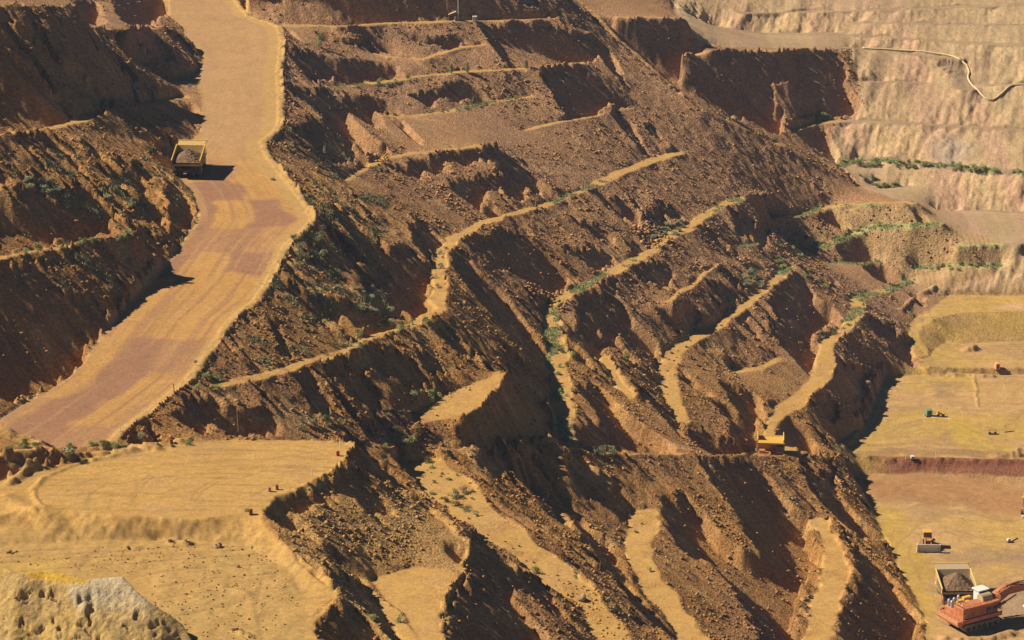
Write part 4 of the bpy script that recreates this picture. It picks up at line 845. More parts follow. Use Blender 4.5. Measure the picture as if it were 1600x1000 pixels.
a = MB(); a.prism([(-1.4, 1.5), (1.2, 2.5), (1.2, 2.62), (-1.4, 1.62)], -0.9, 0.9, 'y'); a.build("roof", WOD, t)
for sx, hh in ((-1.2, 1.55), (1.0, 2.4)):
    for sy in (-.8, .8): b = MB(); b.tube([(sx, sy, 0), (sx, sy, hh)], 0.07, 6); b.build("post", WOD, t)
t = thing("electrical_cabinet", hit(742, 33), 0, "white electrical cabinet right of the radio mast", "cabinet"); a = MB(); a.box(0, 0, 0.85, 1.5, 1.0, 1.6, bev=0.05); cbn = a.build("cabinet_body", WHT, t); a = MB(); a.box(0.55, -0.52, 0.95, 0.6, 0.05, 1.2, bev=0); a.build("door", GRY, cbn)

# ------------------------------------------------------------------ posts, signs, drums
def post(px, py, h, r, m, label, cat="post", name="marker_post", group=None, cap=None):
    p = hit(px, py); t = thing(name, p, 0, label, cat, group); t.rotation_euler = (random.Random(px).uniform(-.05, .05), random.Random(py).uniform(-.06, .06), 0)
    a = MB(); a.tube([(0, 0, -0.3), (0, 0, h)], r, 7); a.build("post", m, t)
    if cap: b = MB(); b.tube([(0, 0, h - 0.25), (0, 0, h + 0.02)], r * 1.25, 7); b.build("reflector", cap, t)
    return t
for i, (x, y) in enumerate([(446,40),(461,39),(475,40),(498,41),(535,41),(612,37),(624,36)]):
    post(x, y, 0.9, 0.09, WHT, "white marker post along the outer edge of the top bench", group="white marker posts on the top bench", cap=TLR)
for x, y, h, lab in [(188,674,1.2,"white post near the bottom end of the haul road"),(256,236,1.1,"white post at the left verge just above the yellow haul truck"),(285,376,1.1,"white post on the left verge beside the haul road bend"),
    (222,450,1.1,"pale post on the left verge halfway down the haul road"),(100,580,1.0,"pale post in the dark foot of the face left of the haul road"),(405,443,1.0,"white post on the right shoulder halfway down the haul road"),
    (423,218,1.0,"white post on the right shoulder level with the yellow haul truck"),(1359,582,2.0,"white post at the corner of the back pit floor"),(1415,718,1.8,"thin white post left of the small white box"),(1462,716,2.2,"thin white post right of the small white box"),
    (532,700,2.3,"tall white stake between two maroon drums"),(505,730,1.7,"white stake near the rim of the foreground plateau"),(488,745,1.9,"white stake leaning at the plateau rim above the dark face"),(471,866,1.4,"white stake on the small spur below the plateau")]:
    post(x, y, h, 0.07, WHT, lab, "stake" if "stake" in lab else "post", "stake" if "stake" in lab else "marker_post")
post(272, 614, 2.2, 0.13, WOD, "short timber post on the right shoulder of the lower haul road", "post", "timber_post")
post(373, 678, 6.0, 0.09, WOD, "tall thin timber pole behind the foreground plateau", "pole", "timber_pole")
def sign(px, py, w, hh, z, m, label, name="road_sign"):
    p = hit(px, py); t = thing(name, p, 0.1, label, "sign"); a = MB(); a.tube([(0, 0, -.3), (0, 0, z)], 0.06, 6); a.build("post", GRY, t)
    b = MB(); b.box(0, -0.08, z, w, 0.06, hh, bev=0); b.build("sign_panel", m, t)
sign(297, 143, 1.1, 1.0, 1.7, WHT, "white and yellow sign on the left side of the haul road"); sign(306, 572, 0.8, 0.6, 1.1, mat("pale green sign", (0.5, 0.6, 0.3), 0.5), "small pale green sign on the right shoulder of the lower haul road")
def drum(px, py, m, label, h=0.95, r=0.33):
    p = hit(px, py); t = thing("steel_drum", p, 0, label, "drum", "maroon drums marking the plateau edge")
    a = MB(); a.tube([(0, 0, 0), (0, 0, h)], r, 16); s_ = a.build("drum_shell", m, t)
    b = MB()
    for k in (0.02, 0.33, 0.66, 0.98): b.tube([(0, 0, h * k - 0.02), (0, 0, h * k + 0.02)], r * 1.05, 16)
    b.build("rim_band", m, s_)
drum(268, 693, MAR, "maroon drum at the back of the plateau beside green weeds"); drum(530, 683, MAR, "maroon drum at the far right corner of the plateau, above the tall white stake")
drum(528, 712, MAR, "maroon drum at the plateau rim just below the tall white stake"); drum(433, 765, MAR, "narrow maroon drum, right one of the pair at the plateau rim", 0.95, 0.28)
drum(421, 768, mat("faded maroon paint", (0.45, 0.20, 0.18), 0.6, noise=0.5, scale=3), "faded maroon and white drum, left one of the pair at the plateau rim"); drum(392, 804, MAR, "maroon drum beside a green tuft at the near end of the plateau", 1.1, 0.36)
# ------------------------------------------------------------------ loose rock on the faces
RNG = np.random.default_rng(4)
def rock_template(seed, n=1):
    bm = bmesh.new(); bmesh.ops.create_icosphere(bm, subdivisions=n, radius=1.0); r = random.Random(seed)
    for v in bm.verts:
        k = r.uniform(0.68, 1.15); v.co = Vector((v.co.x * k, v.co.y * k * 0.9, v.co.z * k * 0.75))
    V = np.array([v.co[:] for v in bm.verts]); bm.verts.ensure_lookup_table(); F = np.array([[v.index for v in f.verts] for f in bm.faces]); bm.free(); return V, F
def bilinear(A, x, y):
    fi = np.clip((x - X0) / STEP, 0, NX - 1.001); fj = np.clip((y - Y0) / STEP, 0, NY - 1.001); i = fi.astype(int); j = fj.astype(int); a = fi - i; b = fj - j
    if A.ndim == 3: a = a[:, None]; b = b[:, None]
    return A[j, i] * (1 - a) * (1 - b) + A[j, i + 1] * a * (1 - b) + A[j + 1, i] * (1 - a) * b + A[j + 1, i + 1] * a * b
def scatter_mesh(name, x, y, size, tmpl, mat_, squash=1.0, sink=0.25, colmul=(0.8, 1.25)):
    n = len(x); z = bilinear(HS, x, y); c = bilinear(T, x, y) * RNG.uniform(colmul[0], colmul[1], n)[:, None]
    Vs, Fs, Cs = [], [], []; off = 0; which = RNG.integers(0, len(tmpl), n)
    for k, (V, F) in enumerate(tmpl):
        m = which == k; q = m.sum()
        if not q: continue
        a = RNG.uniform(0, 2 * np.pi, q); s = size[m]; ca, sa = np.cos(a)[:, None], np.sin(a)[:, None]
        sx = s * RNG.uniform(0.75, 1.35, q); vx = V[None, :, 0] * sx[:, None]; vy = V[None, :, 1] * s[:, None]
        P = np.stack([x[m][:, None] + vx * ca - vy * sa, y[m][:, None] + vx * sa + vy * ca, z[m][:, None] + V[None, :, 2] * s[:, None] * squash + (s * (1 - sink) * 0.6)[:, None]], 2)
        Vs.append(P.reshape(-1, 3)); Fs.append((F[None] + (np.arange(q) * len(V))[:, None, None] + off).reshape(-1, F.shape[1])); off += q * len(V)
        Cs.append(np.repeat(c[m], len(V), 0))
    V = np.concatenate(Vs).astype(np.float32); F = np.concatenate(Fs).astype(np.int32); C = np.concatenate(Cs); me = bpy.data.meshes.new(name); nv = F.shape[1]
    me.vertices.add(len(V)); me.vertices.foreach_set("co", V.ravel()); me.loops.add(F.size); me.loops.foreach_set("vertex_index", F.ravel())
    me.polygons.add(len(F)); me.polygons.foreach_set("loop_start", np.arange(len(F), dtype=np.int32) * nv); me.update(calc_edges=True)
    at_ = me.color_attributes.new("soil", 'FLOAT_COLOR', 'POINT'); q = np.ones((len(V), 4), np.float32); q[:, :3] = C; at_.data.foreach_set("color", q.ravel())
    me.materials.append(mat_); o = bpy.data.objects.new(name, me); scene.collection.objects.link(o); return o
ROCKS = [rock_template(k) for k in range(6)]; BIG = [rock_template(20 + k, 2) for k in range(5)]
M_ROCK = ground_material("loose rock", 0.35, 0.95, 0.2)
VIS = (PX > -40) & (PX < 1640) & (PY > -30) & (PY < 1030)
jj, ii = np.nonzero(VIS & (FACE > 0.3) & ~m_fw & ~m_road & ~m_fore & ~m_floor)
wgt = np.clip(fbm(GX[jj, ii] / 10, GY[jj, ii] / 10, 3, 701) + 0.5, 0.03, 1) * (600.0 / GY[jj, ii]) * (1 - 0.75 * DARK[jj, ii]); wgt /= wgt.sum()
NROCK = int(os.environ.get("NROCK", "58000")); k = RNG.choice(len(jj), NROCK, p=wgt)
x = GX[jj[k], ii[k]] + RNG.uniform(-.3, .3, NROCK); y = GY[jj[k], ii[k]] + RNG.uniform(-.3, .3, NROCK)
scatter_mesh("loose_rock", x, y, 0.09 + 0.17 * RNG.pareto(3.0, NROCK).clip(0, 2.6), ROCKS, M_ROCK, colmul=(0.75, 1.12))["kind"] = "stuff"
# coarse rubble fans where benches have slumped
def fan(poly, n, lo, hi, name):
    xs = RNG.uniform(min(p[0] for p in poly), max(p[0] for p in poly), n); ys = RNG.uniform(min(p[1] for p in poly), max(p[1] for p in poly), n)
    m = inside(poly, xs, ys); P = [hit(a, b) for a, b in zip(xs[m], ys[m])]; x = np.array([p.x for p in P]); y = np.array([p.y for p in P])
    o = scatter_mesh(name, x, y, RNG.uniform(lo, hi, len(x)) * RNG.uniform(0.6, 1, len(x)), ROCKS, M_ROCK, colmul=(0.9, 1.25)); o["kind"] = "stuff"
fan([(985,352),(1010,345),(1035,362),(1050,375),(1030,392),(1005,385)], 260, 0.3, 0.9, "slumped_rubble")
fan([(815,440),(835,445),(880,475),(885,490),(860,480),(830,462)], 220, 0.3, 0.9, "slumped_rubble")
fan([(570,238),(600,243),(610,252),(575,254)], 140, 0.3, 0.8, "slumped_rubble"); fan([(660,280),(690,290),(745,335),(740,350),(700,325)], 240, 0.25, 0.7, "slumped_rubble")
fan([(740,600),(760,590),(735,610),(650,640),(640,600)], 150, 0.2, 0.4, "slumped_rubble"); fan([(0,860),(420,850),(470,950),(430,1000),(250,1000),(230,900),(0,880)], 900, 0.07, 0.30, "apron_stones")
fan([(620,770),(700,830),(650,880),(500,860),(480,800)], 500, 0.12, 0.36, "bowl_stones"); fan([(870,905),(960,925),(985,1000),(900,1000),(860,940)], 260, 0.12, 0.4, "strip_stones")
def boulder(px, py, s, label, k=0, sc=(1, 1, 1)):
    p = hit(px, py); V, F = BIG[k % 5]; me = bpy.data.meshes.new("boulder"); me.from_pydata([tuple(v * s) for v in V], [], [tuple(f) for f in F])
    me.materials.append(mat("boulder stone", (0.30, 0.19, 0.08), 0.95, noise=0.3, scale=1.5)); o = bpy.data.objects.new("boulder", me); scene.collection.objects.link(o)
    o.location = p + Vector((0, 0, s * 0.45)); o.rotation_euler = (0.3 * k, 0.2, k * 1.3); o.scale = sc; tag(o, label, "boulder", "boulders")
for a in [(341,855,0.85,"large dark boulder lying alone on the apron below the plateau",0),(200,856,0.45,"flat dark boulder in the middle of the apron, left of the large one",1,(1.7,.8,.6)),(265,846,0.5,"brown boulder in the low rubble line on the apron",2),(14,864,0.5,"tan boulder at the left edge of the apron",3,(1.5,1,.7)),
          (909,938,1.1,"round boulder on the brown ground between the two sand strips",4),(1148,188,1.5,"pale boulder on the skyline of the central spur",1),(366,985,0.6,"low boulder near the bottom of the apron",2,(1.5,1,.7)),(372,886,0.4,"small boulder right of the white mound",3),(290,845,0.35,"small boulder at the right end of the rubble line",4),(352,870,0.3,"stone just below the large dark boulder",0)]: boulder(*a)

# ------------------------------------------------------------------ spoil mound in the near left corner
def mound():
    n, mrows = 190, 160; c0 = Vector(at(130, 985, 84.0)); c = Vector((c0.x, c0.y, 0)); V = []; C = []
    # ridge line of the mound in photo points
    rid = [(-60,885,8.5),(0,884,8.8),(30,896,8.6),(70,892,8.8),(100,896,9.0),(135,906,8.6),(160,903,8.8),(192,900,9.2),(212,922,7.6),(235,942,6.0),(262,958,4.4),(285,975,2.6),(300,1000,0.6),(312,1030,0)]
    zb = 84.0 * ZK; R = [Vector(at(a, b, 84.0 + h / ZK)) for a, b, h in rid]
    x0, x1 = R[0].x, R[-1].x + 1; y0, y1 = R[5].y - 30, R[5].y + 11
    xs = np.linspace(x0, x1, n); ys = np.linspace(y0, y1, mrows); GXm, GYm = np.meshgrid(xs, ys)
    rx = np.array([r.x for r in R]); ry = np.interp(GXm, rx, [r.y for r in R]); rz = np.interp(GXm, rx, [r.z for r in R]) - zb
    d = GYm - ry; hgt = np.where(d > 0, rz - d * 0.95, rz + d * (0.42 + 0.3 * sstep(-d, 0, 4)) )
    cl = fbm(GXm / 2.6, hgt / 2.4 + GYm / 6, 5, 801, 0.5); cr = -np.abs(fbm(GXm / 2.1, hgt / 1.9 + GYm / 5, 4, 802, 0.5)) 
    hgt = hgt + (0.8 * cl + 0.55 * cr) * np.clip(rz / 3, 0.2, 1) * sstep(np.abs(d + 0.3), 0.0, 2.5)
    hgt = hgt - 1.0 * sstep(fbm(GXm / 1.7, hgt / 1.1 + GYm / 8, 3, 807), 0.22, 0.42) * sstep(-d, 1.5, 4) + 0.10 * fbm(GXm / 0.6, GYm / 0.6, 2, 809)
    base = bilinear(HS, GXm.ravel(), GYm.ravel()).reshape(GXm.shape); edge = sstep(GXm, x1, x1 - 2) * sstep(GYm, y0, y0 + 3)
    Z = np.maximum(zb + hgt, base - 0.6)
    me = bpy.data.meshes.new("spoil_mound"); j, i = np.mgrid[0:mrows - 1, 0:n - 1]; a = (j * n + i).ravel()
    me.from_pydata(np.stack([GXm.ravel(), GYm.ravel(), Z.ravel()], 1).tolist(), [], np.stack([a, a + 1, a + n + 1, a + n], 1).tolist())
    px, py = to_px(GXm, GYm, Z); c = np.zeros(GXm.shape + (3,)) + np.array((0.42, 0.275, 0.10))
    c = mixc(c, (0.46, 0.29, 0.06), sstep(fbm(GXm / 3, GYm / 3, 4, 803), -0.05, 0.4) * sstep(px, 190, 120) * 0.4)
    c = mixc(c, (0.36, 0.22, 0.10), sstep(fbm(GXm / 1.5, GYm / 1.5, 4, 805), 0.1, 0.5) * 0.7)
    wh = sstep(px + 14 * cl, 108, 122) * sstep(px + 0, 262, 225) * sstep(py - 18 * cl, 975, 930); c = mixc(c, (0.52, 0.42, 0.27), wh * 0.75 * sstep(hgt, 3.0, 5.5))
    c = mixc(c, (0.52, 0.30, 0.03), soft_line(px, py, 50, 895, 130, 905, 9) * 0.9)
    at_ = me.color_attributes.new("soil", 'FLOAT_COLOR', 'POINT'); q = np.ones((n * mrows, 4), np.float32); q[:, :3] = c.reshape(-1, 3); at_.data.foreach_set("color", q.ravel())
    me.materials.append(ground_material("spoil", 0.8, 0.95, 0.5)); me.polygons.foreach_set("use_smooth", [True] * len(me.polygons))
    o = bpy.data.objects.new("spoil_mound", me); scene.collection.objects.link(o); tag(o, "rough yellow and white spoil mound in the bottom left corner", "spoil mound")
def soft_line(px, py, x1, y1, x2, y2, w_):
    dx, dy = x2 - x1, y2 - y1; t = np.clip(((px - x1) * dx + (py - y1) * dy) / (dx * dx + dy * dy), 0, 1); return 1 - sstep(np.hypot(px - x1 - t * dx, py - y1 - t * dy), w_ * .5, w_ * 1.5)
mound()

# ------------------------------------------------------------------ plants
def leaf_mat(name, col, tr=0.1):
    m = mat(name, col, 0.8, noise=0.35, scale=3.0); return m
LV = [leaf_mat("saltbush leaves", (0.27, 0.28, 0.13)), leaf_mat("dry tussock blades", (0.33, 0.28, 0.09)), leaf_mat("dark shrub leaves", (0.22, 0.21, 0.075)), leaf_mat("fresh green leaves", (0.29, 0.32, 0.085)), leaf_mat("grey purple heath", (0.22, 0.15, 0.13))]
def leaf_cloud(seed, n, rx, rz, size, zc, spiky=False):
    r = random.Random(seed); V = []; F = []; lobes = [(r.uniform(-.55, .55) * rx, r.uniform(-.55, .55) * rx, zc + r.uniform(-.45, .5) * rz, r.uniform(0.3, 0.62)) for _ in range(6)]
    for k in range(n):
        if spiky:
            a = r.uniform(0, 6.283); e = r.uniform(0.5, 1.45); L = rx * r.uniform(0.6, 1.1); b = Vector((r.uniform(-.3, .3) * rx, r.uniform(-.3, .3) * rx, 0)); d = Vector((math.cos(a) * math.cos(e), math.sin(a) * math.cos(e), math.sin(e) * rz / rx)) * L
            s = Vector((-math.sin(a), math.cos(a), 0)) * size; i = len(V); V += [b - s, b + s, b + d]; F.append((i, i + 1, i + 2)); continue
        lx, ly, lz, lr = r.choice(lobes); u = Vector((r.gauss(0, 1), r.gauss(0, 1), r.gauss(0, 1))).normalized() * (r.random() ** 0.4)
        c = Vector((lx + u.x * rx * lr, ly + u.y * rx * lr, max(0.03, lz + u.z * rz * lr)))
        a = Vector((r.gauss(0, 1), r.gauss(0, 1), r.gauss(0, 1))).normalized() * size * r.uniform(.6, 1.3); b = a.orthogonal().normalized() * size * r.uniform(.4, .8)
        i = len(V); V += [c - a, c + b, c + a, c - b]; F.append((i, i + 1, i + 2, i + 3))
    me = bpy.data.meshes.new("foliage"); me.from_pydata(V, [], F); return me
def stems(seed, n, h, spread, r0):
    m = MB(); r = random.Random(seed)
    for k in range(n):
        a = r.uniform(0, 6.28); q = r.uniform(.2, 1) * spread; m.tube([(0, 0, -0.15), (math.cos(a) * q * .4, math.sin(a) * q * .4, h * .5), (math.cos(a) * q, math.sin(a) * q, h)], [r0, r0 * .7, r0 * .35], 5)
    bmesh.ops.recalc_face_normals(m.bm, faces=m.bm.faces); me = bpy.data.meshes.new("stem"); m.bm.to_mesh(me); m.bm.free(); me.materials.append(WOD); return me
PROTO = {}
for kind, (lm, n, rx, rz, size, zc, sp) in {"saltbush": (0, 420, 1.0, 0.75, 0.10, 0.5, False), "tussock": (1, 260, 0.8, 0.75, 0.035, 0, True), "dark_shrub": (2, 480, 1.05, 0.95, 0.10, 0.65, False), "green_shrub": (3, 420, 1.0, 0.8, 0.10, 0.5, False), "heath": (4, 360, 1.1, 0.6, 0.08, 0.4, False)}.items():
    PROTO[kind] = []
    for v in range(3):
        fo = leaf_cloud(hash(kind) % 97 * 0 + len(kind) * 7 + v, n, rx, rz, size, zc, sp); fo.materials.append(LV[lm]); PROTO[kind].append((fo, None if sp else stems(v + 3, 5, 0.7, 0.6, 0.04)))
def plant(kind, px, py, s, label, group, cat="shrub", k=0, world=None):
    p = world if world is not None else hit(px, py); r = random.Random(int(px * 7 + py * 13 + k)); fo, st = PROTO[kind][r.randrange(3)]
    o = bpy.data.objects.new(kind, None); scene.collection.objects.link(o); o.location = p; o.scale = (s * r.uniform(.85, 1.2), s * r.uniform(.85, 1.2), s * r.uniform(.8, 1.15)); o.rotation_euler = (0, 0, r.uniform(0, 6.28))
    tag(o, label, cat, group); f = bpy.data.objects.new("foliage", fo); scene.collection.objects.link(f); f.parent = o
    if st: q = bpy.data.objects.new("stem", st); scene.collection.objects.link(q); q.parent = o
def patch(kind, poly, n, s0, s1, label, group, cat="shrub", seed=0):
    r = random.Random(seed + n); xs = [p[0] for p in poly]; ys = [p[1] for p in poly]; c = 0; tries = 0
    while c < n and tries < n * 60:
        tries += 1; a, b = r.uniform(min(xs), max(xs)), r.uniform(min(ys), max(ys))
        if not inside(poly, np.array([a]), np.array([b]))[0]: continue
        plant(kind, a, b, r.uniform(s0, s1), label, group, cat, k=tries); c += 1
# single plants one can point at
for a in [("dark_shrub",405,711,1.15,"round green tussock bush at the top of the long sand strip"),("tussock",378,711,.8,"")][:0]: pass
ONE = [("green_shrub",669,722,1.5,"round green bush at the top of the sand strip, largest of its group"),("tussock",641,723,1.2,"pale tuft left of the round green bush on the sand strip"),("saltbush",602,721,.7,"small bush at the far left of the sand strip top"),
 ("green_shrub",838,896,1.2,"bright green bush alone near the lower end of the sand strip"),("green_shrub",899,903,.6,"small green tuft right of the bright green bush on the sand strip"),("tussock",792,873,.6,"thin tuft on the sand strip above the bright green bush"),
 ("dark_shrub",714,777,1.5,"dark green bush in the middle of the weedy part of the sand strip"),("heath",722,770,1.6,"greyish purple bush behind the dark green bush on the sand strip"),("green_shrub",675,772,.8,"green tuft on the left side of the sand strip"),
 ("saltbush",695,783,1.1,"grey-green bush left of the dark green bush on the sand strip"),("saltbush",712,790,1.2,"grey-green bush below the dark green bush on the sand strip"),("saltbush",730,799,1.2,"grey-green bush at the lower end of the weedy part"),("saltbush",743,805,.9,"last grey-green bush at the lower right of the weedy part"),
 ("tussock",994,832,.9,"brown tussock on the middle sandy strip"),("tussock",1003,819,.6,"small brown tuft above the brown tussock on the middle strip"),("green_shrub",1016,893,.8,"green bush on the middle sandy strip"),
 ("green_shrub",295,694,1.3,"rounded green bush at the back of the plateau right of the drum"),("tussock",270,698,.9,"tuft right beside the maroon drum at the back of the plateau"),("tussock",247,695,.7,"tuft left of the maroon drum at the back of the plateau"),
 ("green_shrub",110,700,1.2,"small green bush left of the long green clump behind the plateau"),("saltbush",218,686,1.2,"grey bush at the right end of the rim behind the plateau"),("green_shrub",386,798,.7,"bright tuft beside the near maroon drum"),
 ("green_shrub",583,967,1.0,"green bush low in the sandy bowl"),("green_shrub",623,972,1.0,"green bush right of another, low in the sandy bowl"),("saltbush",106,710,1.5,"grey bush on the bank left of the plateau"),
 ("dark_shrub",450,208,1.5,"dark bush at the right verge where the haul road bends"),("green_shrub",426,281,.8,"lone green plant on the sandy shoulder of the haul road"),("tussock",584,382,1.3,"pale round bush in the large shadow below the haul road"),
 ("dark_shrub",1010,707,1.1,"small bush on the crest of the lower road"),("green_shrub",978,560,1.6,"tall light green bush on the short middle ledge"),("saltbush",1230,446,0.1,"")][:-1]
for k, x, y, s, lab in ONE: plant(k, x, y, s, lab, None)
# plants nothing tells apart, by place
patch("green_shrub", [(130,697),(160,692),(205,694),(200,703),(140,703)], 10, .9, 1.3, "green shrub in the long clump behind the plateau", "shrubs of the long green clump", seed=1)
patch("green_shrub", [(0,700),(55,690),(60,702),(0,708)], 8, .7, 1.1, "green shrub on the bank at the left edge, behind the plateau", "shrubs on the left bank", seed=2)
patch("tussock", [(600,640),(690,650),(670,690),(600,700),(560,690)], 34, .6, 1.2, "dry green tussock on the reddish ground behind the plateau rim", "tussocks on the reddish ground", "tussock", 3)
patch("green_shrub", [(600,675),(660,665),(665,700),(600,700)], 14, .8, 1.4, "green shrub on the reddish ground behind the plateau rim", "shrubs on the reddish ground", seed=4)
patch("green_shrub", [(640,618),(690,612),(690,628),(640,640)], 9, .8, 1.4, "green shrub at the foot of the dark face beside the sandy ledge", "shrubs beside the sandy ledge", seed=5)
patch("dark_shrub", [(465,660),(530,655),(535,675),(470,678)], 8, .8, 1.3, "brown-green shrub at the back right of the plateau", "shrubs at the back of the plateau", seed=6)
patch("green_shrub", [(660,700),(740,740),(745,790),(700,790),(670,745)], 14, .4, .8, "small tuft in the weedy part of the sand strip", "small tufts on the sand strip", "tuft", 7)
patch("dark_shrub", [(450,370),(510,370),(520,400),(460,420),(445,400)], 14, .8, 1.5, "dark green shrub just below the sandy shoulder of the haul road", "shrubs below the shoulder of the haul road", seed=8)
patch("saltbush", [(540,455),(580,460),(620,500),(600,520),(550,485)], 16, .9, 1.7, "grey-green shrub in the shaded hollow below the haul road", "shrubs in the shaded hollow", seed=9)
patch("saltbush", [(450,400),(560,430),(560,470),(480,470)], 14, .6, 1.2, "grey-green shrub on the sunlit face below the haul road", "shrubs on the face below the haul road", seed=10)
patch("green_shrub", [(500,540),(620,500),(680,490),(690,505),(560,545)], 18, .7, 1.3, "green shrub along the long sloping bench", "shrubs along the long sloping bench", seed=11)
patch("green_shrub", [(310,590),(345,585),(340,610),(300,615)], 8, .8, 1.4, "green shrub near the bottom corner of the haul road shoulder", "shrubs at the bottom of the shoulder", seed=12)
patch("saltbush", [(40,280),(105,285),(100,310),(45,300)], 10, .8, 1.4, "grey-green shrub on the left face above the black shadow", "shrubs on the left face", seed=13)
patch("saltbush", [(160,290),(220,310),(215,330),(160,310)], 10, .7, 1.2, "grey-green shrub on the left face beside the haul road", "shrubs on the left face beside the road", seed=14)
patch("green_shrub", [(8,400),(60,383),(160,372),(205,365),(200,374),(60,395),(10,405)], 22, .6, 1.3, "green shrub lining the lowest left bench", "shrubs of the lowest left bench", seed=15)
patch("saltbush", [(450,225),(560,235),(560,270),(470,270)], 14, .5, 1.0, "grey-green shrub on the shoulder where the upper bench leaves the road", "shrubs on the shoulder bench", seed=16)
patch("green_shrub", [(500,137),(640,120),(640,130),(500,142)], 12, .5, 1.0, "green shrub on the long upper bench", "shrubs of the long upper bench", seed=17)
patch("green_shrub", [(600,182),(740,163),(830,150),(740,172)], 12, .4, .8, "green shrub on the short upper bench", "shrubs of the short upper bench", seed=18)
patch("green_shrub", [(868,540),(895,540),(895,585),(870,590)], 9, .7, 1.2, "green shrub in the middle of the bright sloping bench", "shrubs on the bright bench", seed=19)
patch("green_shrub", [(870,600),(905,600),(900,680),(870,690)], 8, .5, .9, "small green plant on the lower part of the bright bench", "small plants on the bright bench", seed=20)
patch("saltbush", [(1020,350),(1080,345),(1060,370),(1010,380)], 18, .7, 1.2, "grey-green shrub where the middle bench slumped", "shrubs at the slumped bench", seed=21)
patch("saltbush", [(1165,420),(1190,420),(1190,450),(1160,450)], 14, .8, 1.5, "grey-green shrub in the hollow right of centre", "shrubs in the hollow right of centre", seed=22)
patch("green_shrub", [(1200,380),(1330,360),(1380,350),(1330,375),(1240,395)], 26, .6, 1.1, "green shrub along the bright green bench", "shrubs of the bright green bench", seed=23)
patch("green_shrub", [(1210,400),(1250,400),(1300,450),(1280,455),(1215,420)], 16, .7, 1.4, "green shrub in the gully under the bright green bench", "shrubs of the gully", seed=24)
patch("green_shrub", [(1300,250),(1400,250),(1500,257),(1590,268),(1590,272),(1400,262),(1310,262)], 60, .7, 1.5, "green shrub along the long green bench of the far wall", "shrubs of the far wall bench", seed=25)
patch("green_shrub", [(1370,287),(1420,287),(1420,295),(1370,296)], 12, .8, 1.3, "green shrub on the short green ledge of the far wall", "shrubs of the short far ledge", seed=26)
patch("saltbush", [(1335,270),(1372,280),(1370,292),(1345,285)], 9, .8, 1.4, "grey-green shrub in the notch beside the far wall", "shrubs of the far notch", seed=27)
patch("green_shrub", [(1430,415),(1560,412),(1560,420),(1430,423)], 20, .6, 1.1, "green shrub on the ledge above the back pit floor", "shrubs of the ledge above the back floor", seed=28)
patch("green_shrub", [(1330,457),(1430,436),(1430,445),(1345,466)], 12, .5, 1.0, "green shrub on the narrow green ledge near the pit floor", "shrubs of the narrow green ledge", seed=29)
patch("green_shrub", [(1280,180),(1300,184),(1300,190),(1270,192)], 6, 1.0, 1.8, "green shrub at the edge of the far shaded recess", "shrubs of the far recess", seed=30)
patch("dark_shrub", [(915,702),(970,704),(965,716),(925,715)], 14, .8, 1.3, "brown-green shrub on the crest of the lower road", "shrubs on the road crest", seed=31)
patch("saltbush", [(170,160),(240,150),(230,165),(175,175)], 6, .6, 1.1, "small grey shrub where the upper left bench meets the road", "shrubs of the upper left bench", seed=32)
patch("saltbush", [(700,380),(690,450),(665,480),(680,420),(690,380)], 9, .5, 1.0, "small shrub on the bend of the long curved central bench", "shrubs on the bend of the curved bench", seed=33)
patch("tussock", [(640,725),(700,735),(760,800),(860,890),(930,950),(900,950),(800,870),(700,790)], 26, .25, .6, "dry tuft scattered on the long foreground sand strip", "dry tufts on the sand strip", "tuft", 34)
patch("tussock", [(1040,530),(1130,500),(1190,460),(1200,470),(1100,530),(1050,620),(1035,620)], 24, .4, .9, "dry tuft on the curved bench right of centre", "dry tufts on the curved bench right of centre", "tuft", 35)
patch("green_shrub", [(1280,520),(1345,490),(1345,500),(1290,530)], 10, .6, 1.1, "green shrub on the bench above the pit floor", "shrubs on the bench above the pit floor", seed=36)
# young trees on the upper benches
def young_tree(px, py, h, label):
    p = hit(px, py); t = thing("young_tree", p, 0, label, "tree"); r = random.Random(px)
    m = MB(); m.tube([(0, 0, -.2), (0.05, 0, h * .5), (0, 0.05, h * .92)], [0.11, 0.08, 0.03], 6)
    for k in range(7): a = r.uniform(0, 6.28); z = h * (.25 + .09 * k); m.tube([(0, 0, z), (math.cos(a) * .5, math.sin(a) * .5, z + .45)], [0.04, 0.015], 4)
    m.build("trunk", WOD, t); V = []; F = []
    for k in range(620):
        z = h * r.uniform(.12, 1.0); w_ = 0.95 * (1 - abs(z / h - .42) ** 1.3) * r.random() ** .5 * h / 4.2; a = r.uniform(0, 6.28); c = Vector((math.cos(a) * w_, math.sin(a) * w_, z)); q = Vector((r.gauss(0, 1), r.gauss(0, 1), r.gauss(0, 1))).normalized() * .13; b = q.orthogonal().normalized() * .08
        i = len(V); V += [c - q, c + b, c + q, c - b]; F.append((i, i + 1, i + 2, i + 3))
    me = bpy.data.meshes.new("crown"); me.from_pydata(V, [], F); me.materials.append(LV[3 if px == 499 else 0]); o = bpy.data.objects.new("crown", me); scene.collection.objects.link(o); o.parent = t
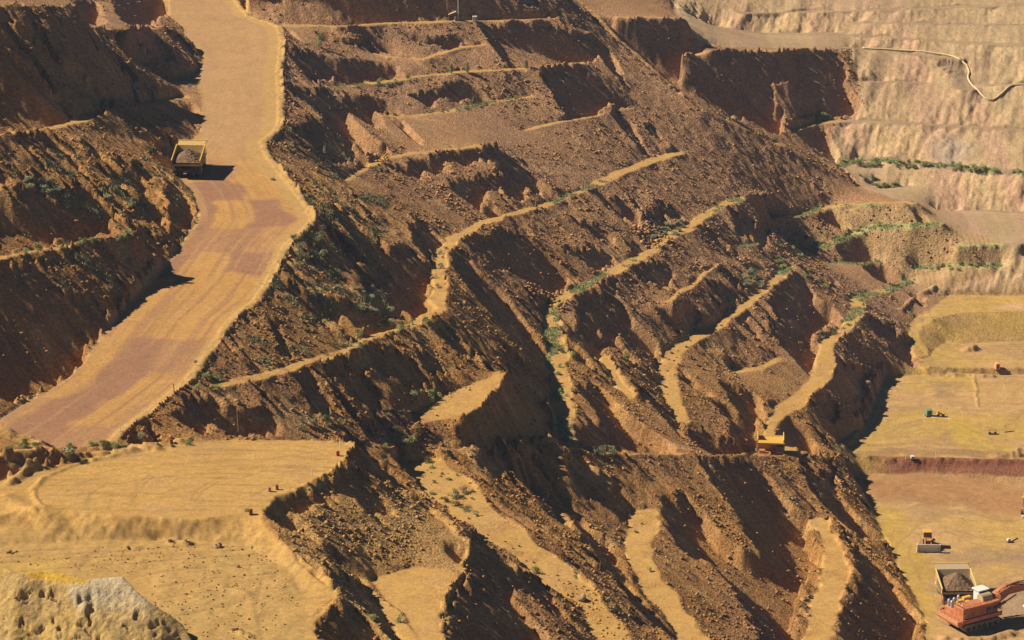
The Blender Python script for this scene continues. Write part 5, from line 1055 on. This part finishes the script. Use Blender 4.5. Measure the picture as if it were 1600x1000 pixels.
young_tree(499, 74, 4.2, "slender green young tree on the top face just right of the haul road"); young_tree(705, 115, 3.2, "small grey-green tree on the long upper bench, left of the larger one"); young_tree(730, 114, 3.4, "rounded grey-green tree in the middle of the long upper bench")
young_tree(822, 108, 3.2, "thin tree near the right end of the long upper bench"); young_tree(668, 66, 2.6, "small tree in the shade below the top bench"); young_tree(508, 242, 2.6, "small tree on the face below the road, left of the upper ledge"); young_tree(838, 324, 2.0, "small tree standing on the long curved central bench")
young_tree(241, 156, 2.4, "small tree beside the upper left bench near the road"); young_tree(500, 137, 1.8, "small tree at the left end of the long upper bench"); young_tree(740, 160, 1.8, "small tree on the short upper bench")
# ground cover nobody could count
def cover(name, mask, n, seed, col, size):
    j, i = np.nonzero(mask); r = np.random.default_rng(seed); k = r.choice(len(j), min(n, len(j))); x = GX[j[k], i[k]] + r.uniform(-.4, .4, len(k)); y = GY[j[k], i[k]] + r.uniform(-.4, .4, len(k)); z = bilinear(HS, x, y)
    nb = 5; q = len(k) * nb; X_ = np.repeat(x, nb) + r.normal(0, .18, q); Y_ = np.repeat(y, nb) + r.normal(0, .18, q); Z_ = np.repeat(z, nb); a = r.uniform(0, 6.28, q); s = size * r.uniform(.5, 1.3, q); h = s * r.uniform(.8, 1.6, q)
    P = np.stack([np.stack([X_ - np.cos(a) * s * .35, Y_ - np.sin(a) * s * .35, Z_ - .05], 1), np.stack([X_ + np.cos(a) * s * .35, Y_ + np.sin(a) * s * .35, Z_ - .05], 1), np.stack([X_ + r.normal(0, .4, q) * s, Y_ + r.normal(0, .4, q) * s, Z_ + h], 1)], 1).reshape(-1, 3)
    me = bpy.data.meshes.new(name); me.from_pydata(P.tolist(), [], np.arange(q * 3).reshape(-1, 3).tolist()); me.materials.append(leaf_mat(name, col)); o = bpy.data.objects.new(name, me); scene.collection.objects.link(o); o["kind"] = "stuff"
cover("green_ground_cover", VIS & (gr * gz > 0.3), 15000, 5, (0.30, 0.31, 0.13), 0.30)
cover("sparse_scrub", VIS & (gf * gl > 0.35), 9000, 6, (0.26, 0.25, 0.10), 0.36)
